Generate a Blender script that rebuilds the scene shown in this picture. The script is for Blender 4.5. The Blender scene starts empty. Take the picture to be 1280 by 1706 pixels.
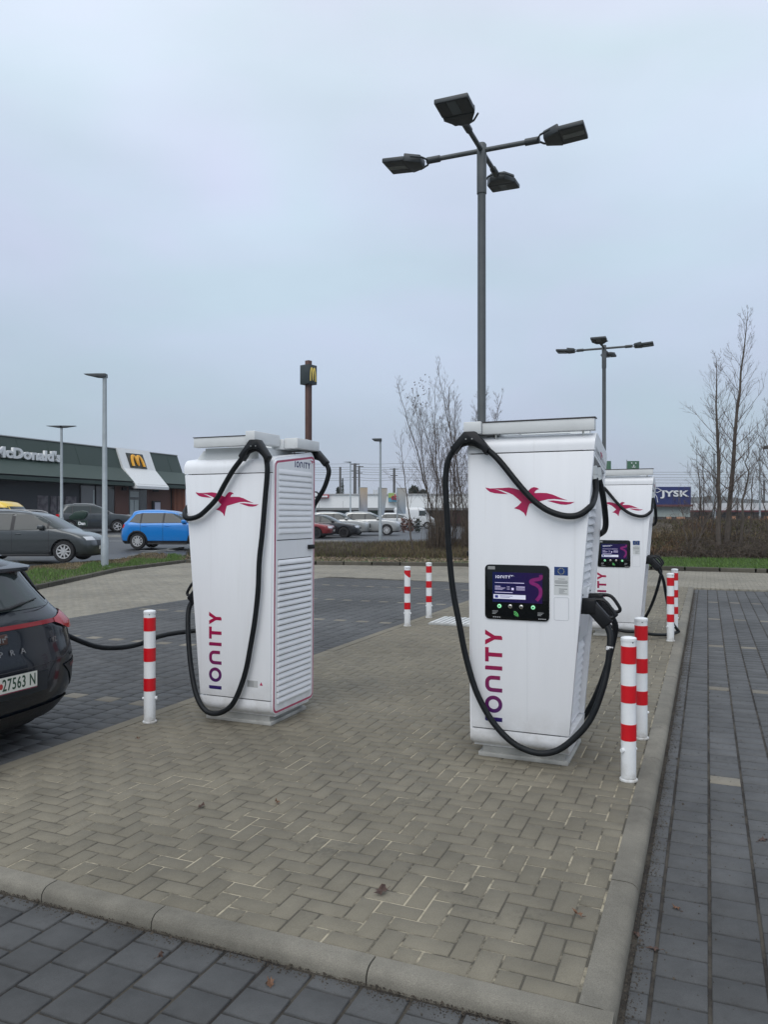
import bpy, bmesh, math, random
import numpy as np
from mathutils import Vector, Matrix
random.seed(7)
rng = np.random.default_rng(7)
R = math.radians
scene = bpy.context.scene
col = scene.collection

# ------------------------------------------------------------------ camera, sky, sun, exposure
cam_d = bpy.data.cameras.new('camera')
cam_d.sensor_fit = 'VERTICAL'; cam_d.sensor_height = 36.0
cam_d.lens = 1290 / 1706 * 36.0
cam_d.shift_y = 7 / 1706
cam_d.clip_start = 0.05; cam_d.clip_end = 3000
cam = bpy.data.objects.new('camera', cam_d)
cam.location = (0, 0, 1.7); cam.rotation_euler = (R(90), 0, 0)
col.objects.link(cam); scene.camera = cam

SUN_EL, SUN_AZ = 48, 200          # sun behind the cloud, behind the camera and a little to its left
w = bpy.data.worlds.new('World'); scene.world = w; w.use_nodes = True
nt = w.node_tree; nt.nodes.clear()
N = nt.nodes.new; L = nt.links.new
out = N('ShaderNodeOutputWorld')
sky = N('ShaderNodeTexSky'); sky.sky_type = 'NISHITA'; sky.sun_disc = False
sky.sun_elevation = R(SUN_EL); sky.sun_rotation = R(SUN_AZ); sky.dust_density = 3
bg1 = N('ShaderNodeBackground'); bg1.inputs[1].default_value = 0.08; L(sky.outputs[0], bg1.inputs[0])
tc = N('ShaderNodeTexCoord'); sp = N('ShaderNodeSeparateXYZ'); L(tc.outputs['Generated'], sp.inputs[0])
ramp = N('ShaderNodeValToRGB'); L(sp.outputs['Z'], ramp.inputs[0])
cr = ramp.color_ramp
cr.elements[0].position = 0.0; cr.elements[0].color = (.462, .540, .618, 1)
cr.elements[1].position = 1.0; cr.elements[1].color = (1.12, 1.18, 1.25, 1)
for p, c in ((.10, (.48, .575, .68, 1)), (.22, (.55, .655, .785, 1)), (.38, (.66, .77, .915, 1)), (.52, (.77, .88, 1.0, 1))):
    e = cr.elements.new(p); e.color = c
mp = N('ShaderNodeMapping'); mp.inputs['Scale'].default_value = (1.2, 1.2, 3.0); L(tc.outputs['Generated'], mp.inputs[0])
nz = N('ShaderNodeTexNoise'); nz.inputs['Scale'].default_value = 1.3; nz.inputs['Detail'].default_value = 4; nz.inputs['Roughness'].default_value = .45
L(mp.outputs[0], nz.inputs['Vector'])
mr = N('ShaderNodeMapRange'); mr.inputs['From Min'].default_value = .3; mr.inputs['From Max'].default_value = .7
mr.inputs['To Min'].default_value = .86; mr.inputs['To Max'].default_value = 1.12; L(nz.outputs[0], mr.inputs[0])
vm = N('ShaderNodeVectorMath'); vm.operation = 'SCALE'; L(ramp.outputs[0], vm.inputs[0]); L(mr.outputs[0], vm.inputs['Scale'])
bg2 = N('ShaderNodeBackground'); bg2.inputs[1].default_value = 1.0; nz2 = N('ShaderNodeTexNoise'); nz2.inputs['Scale'].default_value = 1.9; nz2.inputs['Detail'].default_value = 3; nz2.inputs['Distortion'].default_value = .6; L(mp.outputs[0], nz2.inputs['Vector'])
mr2 = N('ShaderNodeMapRange'); mr2.inputs['From Min'].default_value = .35; mr2.inputs['From Max'].default_value = .65; L(nz2.outputs[0], mr2.inputs[0])
tint = N('ShaderNodeMix'); tint.data_type = 'RGBA'; tint.inputs[6].default_value = (1.05, .985, 1.045, 1); tint.inputs[7].default_value = (.965, 1.01, .985, 1); L(mr2.outputs[0], tint.inputs[0])
mu = N('ShaderNodeVectorMath'); mu.operation = 'MULTIPLY'; L(vm.outputs[0], mu.inputs[0]); L(tint.outputs[2], mu.inputs[1])
L(mu.outputs[0], bg2.inputs[0])
mx = N('ShaderNodeMixShader'); mx.inputs[0].default_value = .88; L(bg1.outputs[0], mx.inputs[1]); L(bg2.outputs[0], mx.inputs[2])
L(mx.outputs[0], out.inputs[0])

sd = bpy.data.lights.new('sun', 'SUN'); sd.energy = 1.3; sd.angle = R(50); sd.color = (1, .97, .93)
sun = bpy.data.objects.new('sun', sd); col.objects.link(sun)
a, e_ = R(SUN_AZ), R(SUN_EL)
sdir = Vector((math.sin(a) * math.cos(e_), math.cos(a) * math.cos(e_), math.sin(e_)))
sun.rotation_euler = sdir.to_track_quat('Z', 'Y').to_euler()
scene.view_settings.view_transform = 'Standard'; scene.view_settings.look = 'None'
scene.view_settings.exposure = 0.0; scene.view_settings.gamma = 1.0
scene.view_settings.use_curve_mapping = False
scene.cycles.max_bounces = 6; scene.cycles.diffuse_bounces = 3; scene.cycles.glossy_bounces = 3
scene.cycles.transparent_max_bounces = 6; scene.cycles.volume_bounces = 0

# ------------------------------------------------------------------ materials
MATS = {}
def mat(name, color, rough=.6, metal=0, var=0, vscale=8, bump=0, bscale=60, spec=.5, emit=None, estr=1, isl=0, color2=None, objr=0, coat=0, stretch=None, fine=0):
    if name in MATS: return MATS[name]
    m = bpy.data.materials.new(name); m.use_nodes = True; t = m.node_tree
    b = t.nodes['Principled BSDF']
    b.inputs['Roughness'].default_value = rough; b.inputs['Metallic'].default_value = metal
    b.inputs['Specular IOR Level'].default_value = spec
    if coat: b.inputs['Coat Weight'].default_value = coat; b.inputs['Coat Roughness'].default_value = .04
    c = color if len(color) == 4 else (*color, 1)
    b.inputs['Base Color'].default_value = c
    n = t.nodes.new; l = t.links.new
    tcn = n('ShaderNodeTexCoord')
    vec = tcn.outputs['Object']
    if stretch:
        mpn = n('ShaderNodeMapping'); mpn.inputs['Scale'].default_value = stretch; l(vec, mpn.inputs[0]); vec = mpn.outputs[0]
    cur = None
    if var or isl or objr or color2 or fine:
        rgb = n('ShaderNodeRGB'); rgb.outputs[0].default_value = c; cur = rgb.outputs[0]
        if color2:
            nn = n('ShaderNodeTexNoise'); nn.inputs['Scale'].default_value = vscale; nn.inputs['Detail'].default_value = 5; l(vec, nn.inputs['Vector'])
            mm = n('ShaderNodeMapRange'); mm.inputs['From Min'].default_value = .42; mm.inputs['From Max'].default_value = .6; l(nn.outputs[0], mm.inputs[0])
            mc = n('ShaderNodeMix'); mc.data_type = 'RGBA'; l(mm.outputs[0], mc.inputs[0]); l(cur, mc.inputs[6]); mc.inputs[7].default_value = (*color2, 1); cur = mc.outputs[2]
        def scale_by(val, lo, hi, cur):
            q = n('ShaderNodeMapRange'); q.inputs['To Min'].default_value = lo; q.inputs['To Max'].default_value = hi; l(val, q.inputs[0])
            s = n('ShaderNodeVectorMath'); s.operation = 'SCALE'; l(cur, s.inputs[0]); l(q.outputs[0], s.inputs['Scale']); return s.outputs[0]
        if var:
            nn = n('ShaderNodeTexNoise'); nn.inputs['Scale'].default_value = vscale * .7; nn.inputs['Detail'].default_value = 6; nn.inputs['Roughness'].default_value = .6; l(vec, nn.inputs['Vector'])
            q = n('ShaderNodeMapRange'); q.inputs['From Min'].default_value = .3; q.inputs['From Max'].default_value = .7; q.inputs['To Min'].default_value = 1 - var; q.inputs['To Max'].default_value = 1 + var; l(nn.outputs[0], q.inputs[0])
            s = n('ShaderNodeVectorMath'); s.operation = 'SCALE'; l(cur, s.inputs[0]); l(q.outputs[0], s.inputs['Scale']); cur = s.outputs[0]
        if fine:
            nn = n('ShaderNodeTexNoise'); nn.inputs['Scale'].default_value = 180; nn.inputs['Detail'].default_value = 3; l(tcn.outputs['Object'], nn.inputs['Vector'])
            q = n('ShaderNodeMapRange'); q.inputs['From Min'].default_value = .3; q.inputs['From Max'].default_value = .7; q.inputs['To Min'].default_value = 1 - fine; q.inputs['To Max'].default_value = 1 + fine; l(nn.outputs[0], q.inputs[0])
            s = n('ShaderNodeVectorMath'); s.operation = 'SCALE'; l(cur, s.inputs[0]); l(q.outputs[0], s.inputs['Scale']); cur = s.outputs[0]
        if isl:
            g = n('ShaderNodeNewGeometry'); cur = scale_by(g.outputs['Random Per Island'], 1 - isl, 1 + isl, cur)
        if objr:
            g = n('ShaderNodeObjectInfo'); cur = scale_by(g.outputs['Random'], 1 - objr, 1 + objr, cur)
        l(cur, b.inputs['Base Color'])
    if bump:
        nn = n('ShaderNodeTexNoise'); nn.inputs['Scale'].default_value = bscale; nn.inputs['Detail'].default_value = 4; l(vec, nn.inputs['Vector'])
        bb = n('ShaderNodeBump'); bb.inputs['Strength'].default_value = bump; bb.inputs['Distance'].default_value = .01; l(nn.outputs[0], bb.inputs['Height']); l(bb.outputs[0], b.inputs['Normal'])
    if emit:
        b.inputs['Emission Color'].default_value = (*emit, 1); b.inputs['Emission Strength'].default_value = estr
    MATS[name] = m
    return m

# pavement materials in world coordinates: big soft stains, sand or dirt in the joints
def pave_mat(name, color, isl, stain, dark, rough=.85, grain=.22):
    m = bpy.data.materials.new(name); m.use_nodes = True; t = m.node_tree; n = t.nodes.new; l = t.links.new
    b = t.nodes['Principled BSDF']; b.inputs['Specular IOR Level'].default_value = .35
    g = n('ShaderNodeNewGeometry'); pos = g.outputs['Position']
    oi = n('ShaderNodeObjectInfo')
    add = n('ShaderNodeMath'); add.operation = 'ADD'; l(g.outputs['Random Per Island'], add.inputs[0]); l(oi.outputs['Random'], add.inputs[1])
    fr = n('ShaderNodeMath'); fr.operation = 'FRACT'; l(add.outputs[0], fr.inputs[0])
    def rng_(val, a0, a1, b0, b1):
        q = n('ShaderNodeMapRange'); q.inputs['From Min'].default_value = a0; q.inputs['From Max'].default_value = a1
        q.inputs['To Min'].default_value = b0; q.inputs['To Max'].default_value = b1; l(val, q.inputs[0]); return q.outputs[0]
    def noise(scale, det=5, ro=.55):
        x = n('ShaderNodeTexNoise'); x.inputs['Scale'].default_value = scale; x.inputs['Detail'].default_value = det; x.inputs['Roughness'].default_value = ro; l(pos, x.inputs['Vector']); return x.outputs[0]
    def mul(x, y):
        q = n('ShaderNodeMath'); q.operation = 'MULTIPLY'; l(x, q.inputs[0]); l(y, q.inputs[1]); return q.outputs[0]
    f = rng_(fr.outputs[0], 0, 1, 1 - isl, 1 + isl)
    f = mul(f, rng_(noise(.55), .35, .65, 1 - stain, 1 + stain))
    f = mul(f, rng_(noise(4.5, 6, .7), .3, .7, 1 - stain * .8, 1 + stain * .7))
    f = mul(f, rng_(noise(260, 3, .7), .3, .7, 1 - grain, 1 + grain))
    rgb = n('ShaderNodeRGB'); rgb.outputs[0].default_value = (*color, 1)
    s = n('ShaderNodeVectorMath'); s.operation = 'SCALE'; l(rgb.outputs[0], s.inputs[0]); l(f, s.inputs['Scale'])
    mc = n('ShaderNodeMix'); mc.data_type = 'RGBA'; l(s.outputs[0], mc.inputs[6]); mc.inputs[7].default_value = (*dark, 1)
    l(mul(rng_(noise(1.7, 7, .75), .57, .68, 0, .75), rng_(noise(38, 4, .7), .42, .58, 0, 1)), mc.inputs[0])
    l(mc.outputs[2], b.inputs['Base Color'])
    l(rng_(noise(1.1, 4, .6), .35, .65, rough - .12, rough + .08), b.inputs['Roughness'])
    bb = n('ShaderNodeBump'); bb.inputs['Strength'].default_value = .35; bb.inputs['Distance'].default_value = .004
    l(noise(230, 4, .7), bb.inputs['Height']); l(bb.outputs[0], b.inputs['Normal'])
    return m
def joint_mat(name, ca, cb, lo=.45, hi=.56):
    m = bpy.data.materials.new(name); m.use_nodes = True; t = m.node_tree; n = t.nodes.new; l = t.links.new
    b = t.nodes['Principled BSDF']; b.inputs['Roughness'].default_value = .95
    g = n('ShaderNodeNewGeometry')
    x = n('ShaderNodeTexNoise'); x.inputs['Scale'].default_value = 2.3; x.inputs['Detail'].default_value = 7; x.inputs['Roughness'].default_value = .7; l(g.outputs['Position'], x.inputs['Vector'])
    q = n('ShaderNodeMapRange'); q.inputs['From Min'].default_value = lo; q.inputs['From Max'].default_value = hi; l(x.outputs[0], q.inputs[0])
    mc = n('ShaderNodeMix'); mc.data_type = 'RGBA'; mc.inputs[6].default_value = (*ca, 1); mc.inputs[7].default_value = (*cb, 1); l(q.outputs[0], mc.inputs[0]); l(mc.outputs[2], b.inputs['Base Color'])
    x2 = n('ShaderNodeTexNoise'); x2.inputs['Scale'].default_value = 150; l(g.outputs['Position'], x2.inputs['Vector'])
    bb = n('ShaderNodeBump'); bb.inputs['Strength'].default_value = .6; bb.inputs['Distance'].default_value = .005; l(x2.outputs[0], bb.inputs['Height']); l(bb.outputs[0], b.inputs['Normal'])
    return m
def gradient_mat(name, z0, z1, c0, c1, axis='Z', emit=0, rough=.35):
    m = bpy.data.materials.new(name); m.use_nodes = True; t = m.node_tree; n = t.nodes.new; l = t.links.new
    b = t.nodes['Principled BSDF']; b.inputs['Roughness'].default_value = rough
    tcn = n('ShaderNodeTexCoord'); s = n('ShaderNodeSeparateXYZ'); l(tcn.outputs['Object'], s.inputs[0])
    q = n('ShaderNodeMapRange'); q.inputs['From Min'].default_value = z0; q.inputs['From Max'].default_value = z1; l(s.outputs[axis], q.inputs[0])
    mc = n('ShaderNodeMix'); mc.data_type = 'RGBA'; mc.inputs[6].default_value = (*c0, 1); mc.inputs[7].default_value = (*c1, 1); l(q.outputs[0], mc.inputs[0]); l(mc.outputs[2], b.inputs['Base Color'])
    if emit: l(mc.outputs[2], b.inputs['Emission Color']); b.inputs['Emission Strength'].default_value = emit
    return m

WHITE = mat('white_lacquer', (.82, .835, .86), .32, var=.02, vscale=3, stretch=(6, 6, .5), bump=.02, bscale=6)
def grime(m, z0, z1, amt, c=(.30, .27, .22)):
    t = m.node_tree; n = t.nodes.new; l = t.links.new; b = t.nodes['Principled BSDF']
    src = b.inputs['Base Color'].links[0].from_socket
    tcn = n('ShaderNodeTexCoord'); s_ = n('ShaderNodeSeparateXYZ'); l(tcn.outputs['Object'], s_.inputs[0])
    q = n('ShaderNodeMapRange'); q.inputs['From Min'].default_value = z0; q.inputs['From Max'].default_value = z1; q.inputs['To Min'].default_value = 1; q.inputs['To Max'].default_value = 0; l(s_.outputs['Z'], q.inputs[0])
    x = n('ShaderNodeTexNoise'); x.inputs['Scale'].default_value = 9; x.inputs['Detail'].default_value = 8; x.inputs['Roughness'].default_value = .7; l(tcn.outputs['Object'], x.inputs['Vector'])
    r_ = n('ShaderNodeMapRange'); r_.inputs['From Min'].default_value = .35; r_.inputs['From Max'].default_value = .7; l(x.outputs[0], r_.inputs[0])
    mm = n('ShaderNodeMath'); mm.operation = 'MULTIPLY'; l(q.outputs[0], mm.inputs[0]); l(r_.outputs[0], mm.inputs[1])
    m2 = n('ShaderNodeMath'); m2.operation = 'MULTIPLY'; m2.inputs[1].default_value = amt; l(mm.outputs[0], m2.inputs[0])
    # long faint rain runs and a few scuffs
    mp_ = n('ShaderNodeMapping'); mp_.inputs['Scale'].default_value = (26, 26, .7); l(tcn.outputs['Object'], mp_.inputs[0])
    y = n('ShaderNodeTexNoise'); y.inputs['Scale'].default_value = 1; y.inputs['Detail'].default_value = 5; l(mp_.outputs[0], y.inputs['Vector'])
    yr = n('ShaderNodeMapRange'); yr.inputs['From Min'].default_value = .60; yr.inputs['From Max'].default_value = .75; yr.inputs['To Max'].default_value = .10; l(y.outputs[0], yr.inputs[0])
    ad = n('ShaderNodeMath'); ad.operation = 'ADD'; ad.use_clamp = True; l(m2.outputs[0], ad.inputs[0]); l(yr.outputs[0], ad.inputs[1])
    mc = n('ShaderNodeMix'); mc.data_type = 'RGBA'; l(ad.outputs[0], mc.inputs[0]); l(src, mc.inputs[6]); mc.inputs[7].default_value = (*c, 1); l(mc.outputs[2], b.inputs['Base Color'])
grime(WHITE, .08, .40, .5)
TRAYW = mat('white_tray_metal', (.66, .68, .68), .45, var=.07, vscale=5)
SLATW = mat('white_louvre', (.80, .81, .83), .38, var=.04, vscale=5)
GREYP = mat('light_grey_metal', (.45, .46, .46), .5, var=.1)
PLINTH = mat('plinth_steel', (.36, .36, .34), .6, var=.25, vscale=9, bump=.1)
DARKGAP = mat('dark_gap', (.02, .02, .025), .7)
MAG = mat('magenta_print', (.44, .008, .085), .4)
MAGD = mat('magenta_trim', (.42, .06, .13), .4)
TEXTG = gradient_mat('logo_gradient', .27, .80, (.014, .011, .11), (.36, .005, .055))
TEXTH = gradient_mat('header_gradient', -.12, .22, (.03, .03, .12), (.40, .02, .09), 'X')
CABLE = mat('black_cable_rubber', (.010, .012, .014), .5, var=.3, vscale=20, spec=.22)
PLAST = mat('black_plastic', (.009, .010, .012), .45, bump=.06, bscale=120, spec=.3)
GLOSSB = mat('screen_glass', (.004, .005, .006), .08, spec=.28)
STEEL = mat('brushed_steel', (.6, .58, .54), .3, metal=1)
LAMPG = mat('lamp_grey_paint', (.085, .095, .10), .5, var=.1, spec=.4)
LAMPD = mat('lamp_dark_paint', (.045, .053, .058), .5, var=.15)
LAMPL = mat('lamp_lens', (.10, .12, .13), .2)
GALV = mat('galvanised_steel', (.34, .38, .40), .5, metal=.3, var=.12, vscale=6)
BWHITE = mat('bollard_white', (.80, .82, .83), .35, var=.05, vscale=12)
grime(BWHITE, .0, .16, .9, (.25, .22, .17))
BRED = mat('bollard_red', (.60, .008, .016), .3, var=.05, vscale=12)
BRICK = pave_mat('beige_paver', (.172, .156, .119), .065, .17, (.085, .08, .065))
BRICKF = pave_mat('beige_paver_sheen', (.225, .210, .172), .10, .14, (.12, .115, .10))  # island paver with a lightened colour, imitating sheen at a grazing view
DARKP = pave_mat('anthracite_paver', (.076, .078, .079), .10, .26, (.030, .027, .023), rough=.76)
BEIGEP = pave_mat('marking_paver', (.18, .165, .135), .15, .12, (.10, .09, .07))
KERBM = pave_mat('concrete_kerb', (.175, .164, .136), .08, .26, (.075, .068, .056), grain=.3)
KERBD = pave_mat('mossy_kerb', (.085, .078, .062), .2, .25, (.04, .035, .025))
JSAND = joint_mat('joint_sand', (.078, .071, .055), (.38, .34, .25), .48, .58)
JDIRT = joint_mat('joint_dirt', (.024, .021, .018), (.062, .055, .044))

# ------------------------------------------------------------------ mesh helpers
def link(o, parent=None):
    col.objects.link(o)
    if parent is not None: o.parent = parent
    return o
def tag(o, label=None, cat=None, group=None, kind=None):
    if label: o['label'] = label
    if cat: o['category'] = cat
    if group: o['group'] = group
    if kind: o['kind'] = kind
    return o
def thing(name, label, cat, loc=(0, 0, 0), rz=0, group=None):
    o = bpy.data.objects.new(name, None); o.empty_display_size = .2
    col.objects.link(o); o.location = loc; o.rotation_euler = (0, 0, rz)
    return tag(o, label, cat, group)
def copy_tree(o, parent=None, label=None, group=None):
    kids = list(o.children)
    c = o.copy(); col.objects.link(c); c.parent = parent
    if label: c['label'] = label
    if group: c['group'] = group
    for k in kids: copy_tree(k, c)
    return c

class MB:
    def __init__(s): s.v = []; s.f = []; s.mi = []
    def add(s, vs, fs, mi=0):
        o = len(s.v); s.v += [tuple(p) for p in vs]; s.f += [tuple(i + o for i in f) for f in fs]; s.mi += [mi] * len(fs); return s
    def box(s, x0, x1, y0, y1, z0, z1, M=None, mi=0):
        vs = [Vector((x, y, z)) for z in (z0, z1) for y in (y0, y1) for x in (x0, x1)]
        if M is not None: vs = [M @ p for p in vs]
        return s.add(vs, [(0, 2, 3, 1), (4, 5, 7, 6), (0, 1, 5, 4), (2, 6, 7, 3), (0, 4, 6, 2), (1, 3, 7, 5)], mi)
    def prism(s, pts, a, b, mapf, mi=0):
        """pts 2-D outline; mapf(p, q, h) -> 3-D with h in (a, b)"""
        n = len(pts)
        vs = [mapf(p, q, a) for p, q in pts] + [mapf(p, q, b) for p, q in pts]
        return s.add(vs, [tuple(range(n))[::-1], tuple(range(n, 2 * n))] + [(i, (i + 1) % n, (i + 1) % n + n, i + n) for i in range(n)], mi)
    def tube(s, pts, r, n=10, smooth=0, mi=0, cap=True):
        P = [Vector(p) for p in pts]
        if smooth: P = catmull(P, smooth)
        m = len(P); rr = r if callable(r) else (lambda k: r)
        t0 = (P[1] - P[0]).normalized(); up = Vector((0, 0, 1)) if abs(t0.z) < .9 else Vector((1, 0, 0))
        nx = t0.cross(up).normalized(); vs = []; pt = t0
        for i in range(m):
            t = (P[min(i + 1, m - 1)] - P[max(i - 1, 0)])
            t = t.normalized() if t.length > 1e-9 else pt
            q = pt.rotation_difference(t); nx = (q @ nx).normalized(); pt = t
            ny = t.cross(nx); ra = rr(i / (m - 1))
            for k in range(n):
                an = 2 * math.pi * k / n; vs.append(P[i] + (nx * math.cos(an) + ny * math.sin(an)) * ra)
        fs = [(i * n + k, i * n + (k + 1) % n, (i + 1) * n + (k + 1) % n, (i + 1) * n + k) for i in range(m - 1) for k in range(n)]
        if cap: fs += [tuple(range(n))[::-1], tuple(range((m - 1) * n, m * n))]
        return s.add(vs, fs, mi)
    def lathe(s, prof, n=24, M=None, mi=0, cap=True):
        vs = []
        for r_, z in prof:
            for k in range(n):
                an = 2 * math.pi * k / n; p = Vector((r_ * math.cos(an), r_ * math.sin(an), z)); vs.append(M @ p if M is not None else p)
        m = len(prof)
        fs = [(i * n + k, i * n + (k + 1) % n, (i + 1) * n + (k + 1) % n, (i + 1) * n + k) for i in range(m - 1) for k in range(n)]
        if cap: fs += [tuple(range(n))[::-1], tuple(range((m - 1) * n, m * n))]
        return s.add(vs, fs, mi)
    def mesh(s, name, mats, bevel=0, seg=2, smooth=True, sharp=35):
        me = bpy.data.meshes.new(name); me.from_pydata(s.v, [], s.f)
        for m in (mats if isinstance(mats, (list, tuple)) else [mats]): me.materials.append(m)
        if max(s.mi, default=0) > 0: me.polygons.foreach_set('material_index', s.mi)
        bm = bmesh.new(); bm.from_mesh(me)
        bmesh.ops.recalc_face_normals(bm, faces=bm.faces)
        if bevel:
            ed = [e for e in bm.edges if len(e.link_faces) == 2 and e.calc_face_angle(0) > .5]
            bmesh.ops.bevel(bm, geom=ed, offset=bevel, segments=seg, affect='EDGES', profile=.5, clamp_overlap=True)
        bm.to_mesh(me); bm.free()
        if smooth: me.polygons.foreach_set('use_smooth', [True] * len(me.polygons)); me.set_sharp_from_angle(angle=R(sharp))
        me.update(); return me
    def build(s, name, mats, parent=None, **k):
        return link(bpy.data.objects.new(name, s.mesh(name, mats, **k)), parent)
def catmull(P, k):
    out_ = []; n = len(P)
    for i in range(n - 1):
        p0, p1, p2, p3 = P[max(i - 1, 0)], P[i], P[i + 1], P[min(i + 2, n - 1)]
        for j in range(k):
            t = j / k
            out_.append(.5 * ((2 * p1) + (p2 - p0) * t + (2 * p0 - 5 * p1 + 4 * p2 - p3) * t * t + (3 * p1 - p0 - 3 * p2 + p3) * t ** 3))
    out_.append(P[-1]); return out_
def np_mesh(name, V, F, material, smooth=False):
    """V (n,3), F (m,k) arrays"""
    me = bpy.data.meshes.new(name); V = np.asarray(V, np.float32); F = np.asarray(F, np.int32)
    me.vertices.add(len(V)); me.vertices.foreach_set('co', V.ravel())
    k = F.shape[1]; me.loops.add(F.size); me.loops.foreach_set('vertex_index', F.ravel())
    me.polygons.add(len(F)); me.polygons.foreach_set('loop_start', np.arange(len(F), dtype=np.int32) * k)
    me.polygons.foreach_set('loop_total', np.full(len(F), k, np.int32))
    if smooth: me.polygons.foreach_set('use_smooth', np.ones(len(F), bool))
    me.materials.append(material); me.update(calc_edges=True); me.validate(); return me
def rrect(x0, x1, z0, z1, r, n=5):
    pts = []
    for cx_, cz_, a0 in ((x1 - r, z1 - r, 0), (x0 + r, z1 - r, 90), (x0 + r, z0 + r, 180), (x1 - r, z0 + r, 270)):
        for k in range(n + 1): an = R(a0 + 90 * k / n); pts.append((cx_ + r * math.cos(an), cz_ + r * math.sin(an)))
    return pts
def ribbon(mb, pts, wd, h0, h1, mapf, closed=False):
    P = [Vector((*p, 0)) for p in pts]; n = len(P); Lp, Rp = [], []
    for i in range(n):
        if closed: t = P[(i + 1) % n] - P[i - 1]; 
        else: t = P[min(i + 1, n - 1)] - P[max(i - 1, 0)]
        t.normalize(); nn_ = Vector((-t.y, t.x, 0)) * wd / 2
        if not closed and 0 < i < n - 1:
            d1 = (P[i] - P[i - 1]).normalized(); d2 = (P[i + 1] - P[i]).normalized()
            nn_ = nn_ / max(.5, math.sqrt(max(.01, (1 + d1.dot(d2)) / 2)))
        Lp.append(P[i] + nn_); Rp.append(P[i] - nn_)
    for i in range(n if closed else n - 1):
        j = (i + 1) % n
        mb.prism([(Lp[i].x, Lp[i].y), (Lp[j].x, Lp[j].y), (Rp[j].x, Rp[j].y), (Rp[i].x, Rp[i].y)], h0, h1, mapf)

# island frame: u runs along the island away from the camera, v across it to the left
CU, SU = .9227, .3856
def st(s, t, z=0): return Vector((SU * s - CU * t, CU * s + SU * t, z))
YAW = -math.atan2(SU, CU)
f_, H_, CX, HY = 1290, 1.7, 640, 860

# ------------------------------------------------------------------ terrain
def interp(x, tab):
    xs, ys = zip(*tab); return float(np.interp(x, xs, ys))
LT = [(12, -.12), (18, 0), (24, .08), (27, .17), (34, .33), (47, .85), (62, 1.0), (700, 1.0)]
CT = [(20, -.12), (28, -.10), (30, .2), (34, .3), (50, .36), (60, .40), (700, .5)]
def road_z(X, Y):
    k = min(1, max(0, (X + 11) / 2.5)) if Y < 30 else min(1, max(0, (X + 12) / 8))
    return interp(Y, LT) * (1 - k) + interp(Y, CT) * k
gm = mat('distant_ground', (.07, .075, .05), .95, var=.3, vscale=.05)
g = MB(); g.add([(-900, -60, -.2), (900, -60, -.2), (900, 1400, -.2), (-900, 1400, -.2)], [(0, 1, 2, 3)])
tag(g.build('ground', gm, smooth=False), kind='structure')
asph = mat('wet_asphalt', (.052, .056, .062), .55, var=.25, vscale=.6, bump=.25, bscale=60, spec=.5)
V = []; F = []
xs = list(np.arange(-70, 72, 1.5)); ys = list(np.arange(12, 45, .75)) + list(np.arange(45, 110, 3)) + [130, 200, 400, 700]
for y in ys:
    for x in xs: V.append((x, y, road_z(x, y)))
nx_ = len(xs)
for j in range(len(ys) - 1):
    for i in range(nx_ - 1):
        F.append((j * nx_ + i, j * nx_ + i + 1, (j + 1) * nx_ + i + 1, (j + 1) * nx_ + i))
tag(link(bpy.data.objects.new('road', np_mesh('road', V, F, asph, True))), kind='structure')

# ------------------------------------------------------------------ pavements
def in_island(s, t): return 2.76 < s < 20 and .43 < t < 4.335
KL = [(-7.6, 8.0), (-7.9, 13.0), (-8.07, 18.6), (-8.22, 24.1), (-7.3, 28.4)]          # kerb in front of the left verge
KF = [(-7.3, 28.4), (-2.4, 27.2), (2.3, 26.4), (8.5, 24.6), (11.5, 23.2), (17, 20.6), (24, 17)]   # kerb along the far end
def far_y(X): return float(np.interp(X, [p[0] for p in KF], [p[1] for p in KF]))
def left_x(Y): return float(np.interp(Y, [p[1] for p in KL], [p[0] for p in KL]))
def in_lot(X, Y): return Y < far_y(X) - .02 and X > left_x(Y) + .02 and -9 < X < 22
def reg_light(s, t):
    p = st(s, t)
    if not in_lot(p.x, p.y) or s < 2: return False
    if t > 9.87: return True
    return s > 20.0 if t < .264 else s > (20.0 if t < 4.46 else 19.1 + .11 * (t - 4.46))
def herring(regf, s0, s1, t0, t1, step=.1006, os=2.7535, ot=.4215):
    s0, s1, t0, t1 = s0 - os, s1 - os, t0 - ot, t1 - ot
    i0, i1 = int(math.floor(t0 / step)), int(math.ceil(t1 / step)); j0, j1 = int(math.floor(s0 / step)), int(math.ceil(s1 / step))
    res = []
    for j in range(j0, j1):
        for i in range(i0, i1):
            k = (i - j) % 4
            if k == 0: cells = ((i, j), (i + 1, j))
            elif k == 3: cells = ((i, j), (i, j + 1))
            else: continue
            ins = [c for c in cells if regf((c[1] + .5) * step + os, (c[0] + .5) * step + ot)]
            if not ins: continue
            ti0 = min(c[0] for c in ins) * step + ot; ti1 = ti0 + (max(c[0] for c in ins) - min(c[0] for c in ins) + 1) * step
            si0 = min(c[1] for c in ins) * step + os; si1 = si0 + (max(c[1] for c in ins) - min(c[1] for c in ins) + 1) * step
            res.append((si0, si1, ti0, ti1))
    return res
def paver_mesh(ls, lt, h, bev=.004, name='paver'):
    """one bevelled block centred on the origin, in world-rotated axes handled by the object's rotation; x = across (t reversed), y = along s"""
    hx, hy = lt / 2, ls / 2; b = bev
    V = [(-hx, -hy, 0), (hx, -hy, 0), (hx, hy, 0), (-hx, hy, 0), (-hx, -hy, h - b), (hx, -hy, h - b), (hx, hy, h - b), (-hx, hy, h - b),
         (-hx + b, -hy + b, h), (hx - b, -hy + b, h), (hx - b, hy - b, h), (-hx + b, hy - b, h)]
    F = [(0, 1, 5, 4), (1, 2, 6, 5), (2, 3, 7, 6), (3, 0, 4, 7), (4, 5, 9, 8), (5, 6, 10, 9), (6, 7, 11, 10), (7, 4, 8, 11), (8, 9, 10, 11)]
    return V, F
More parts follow.
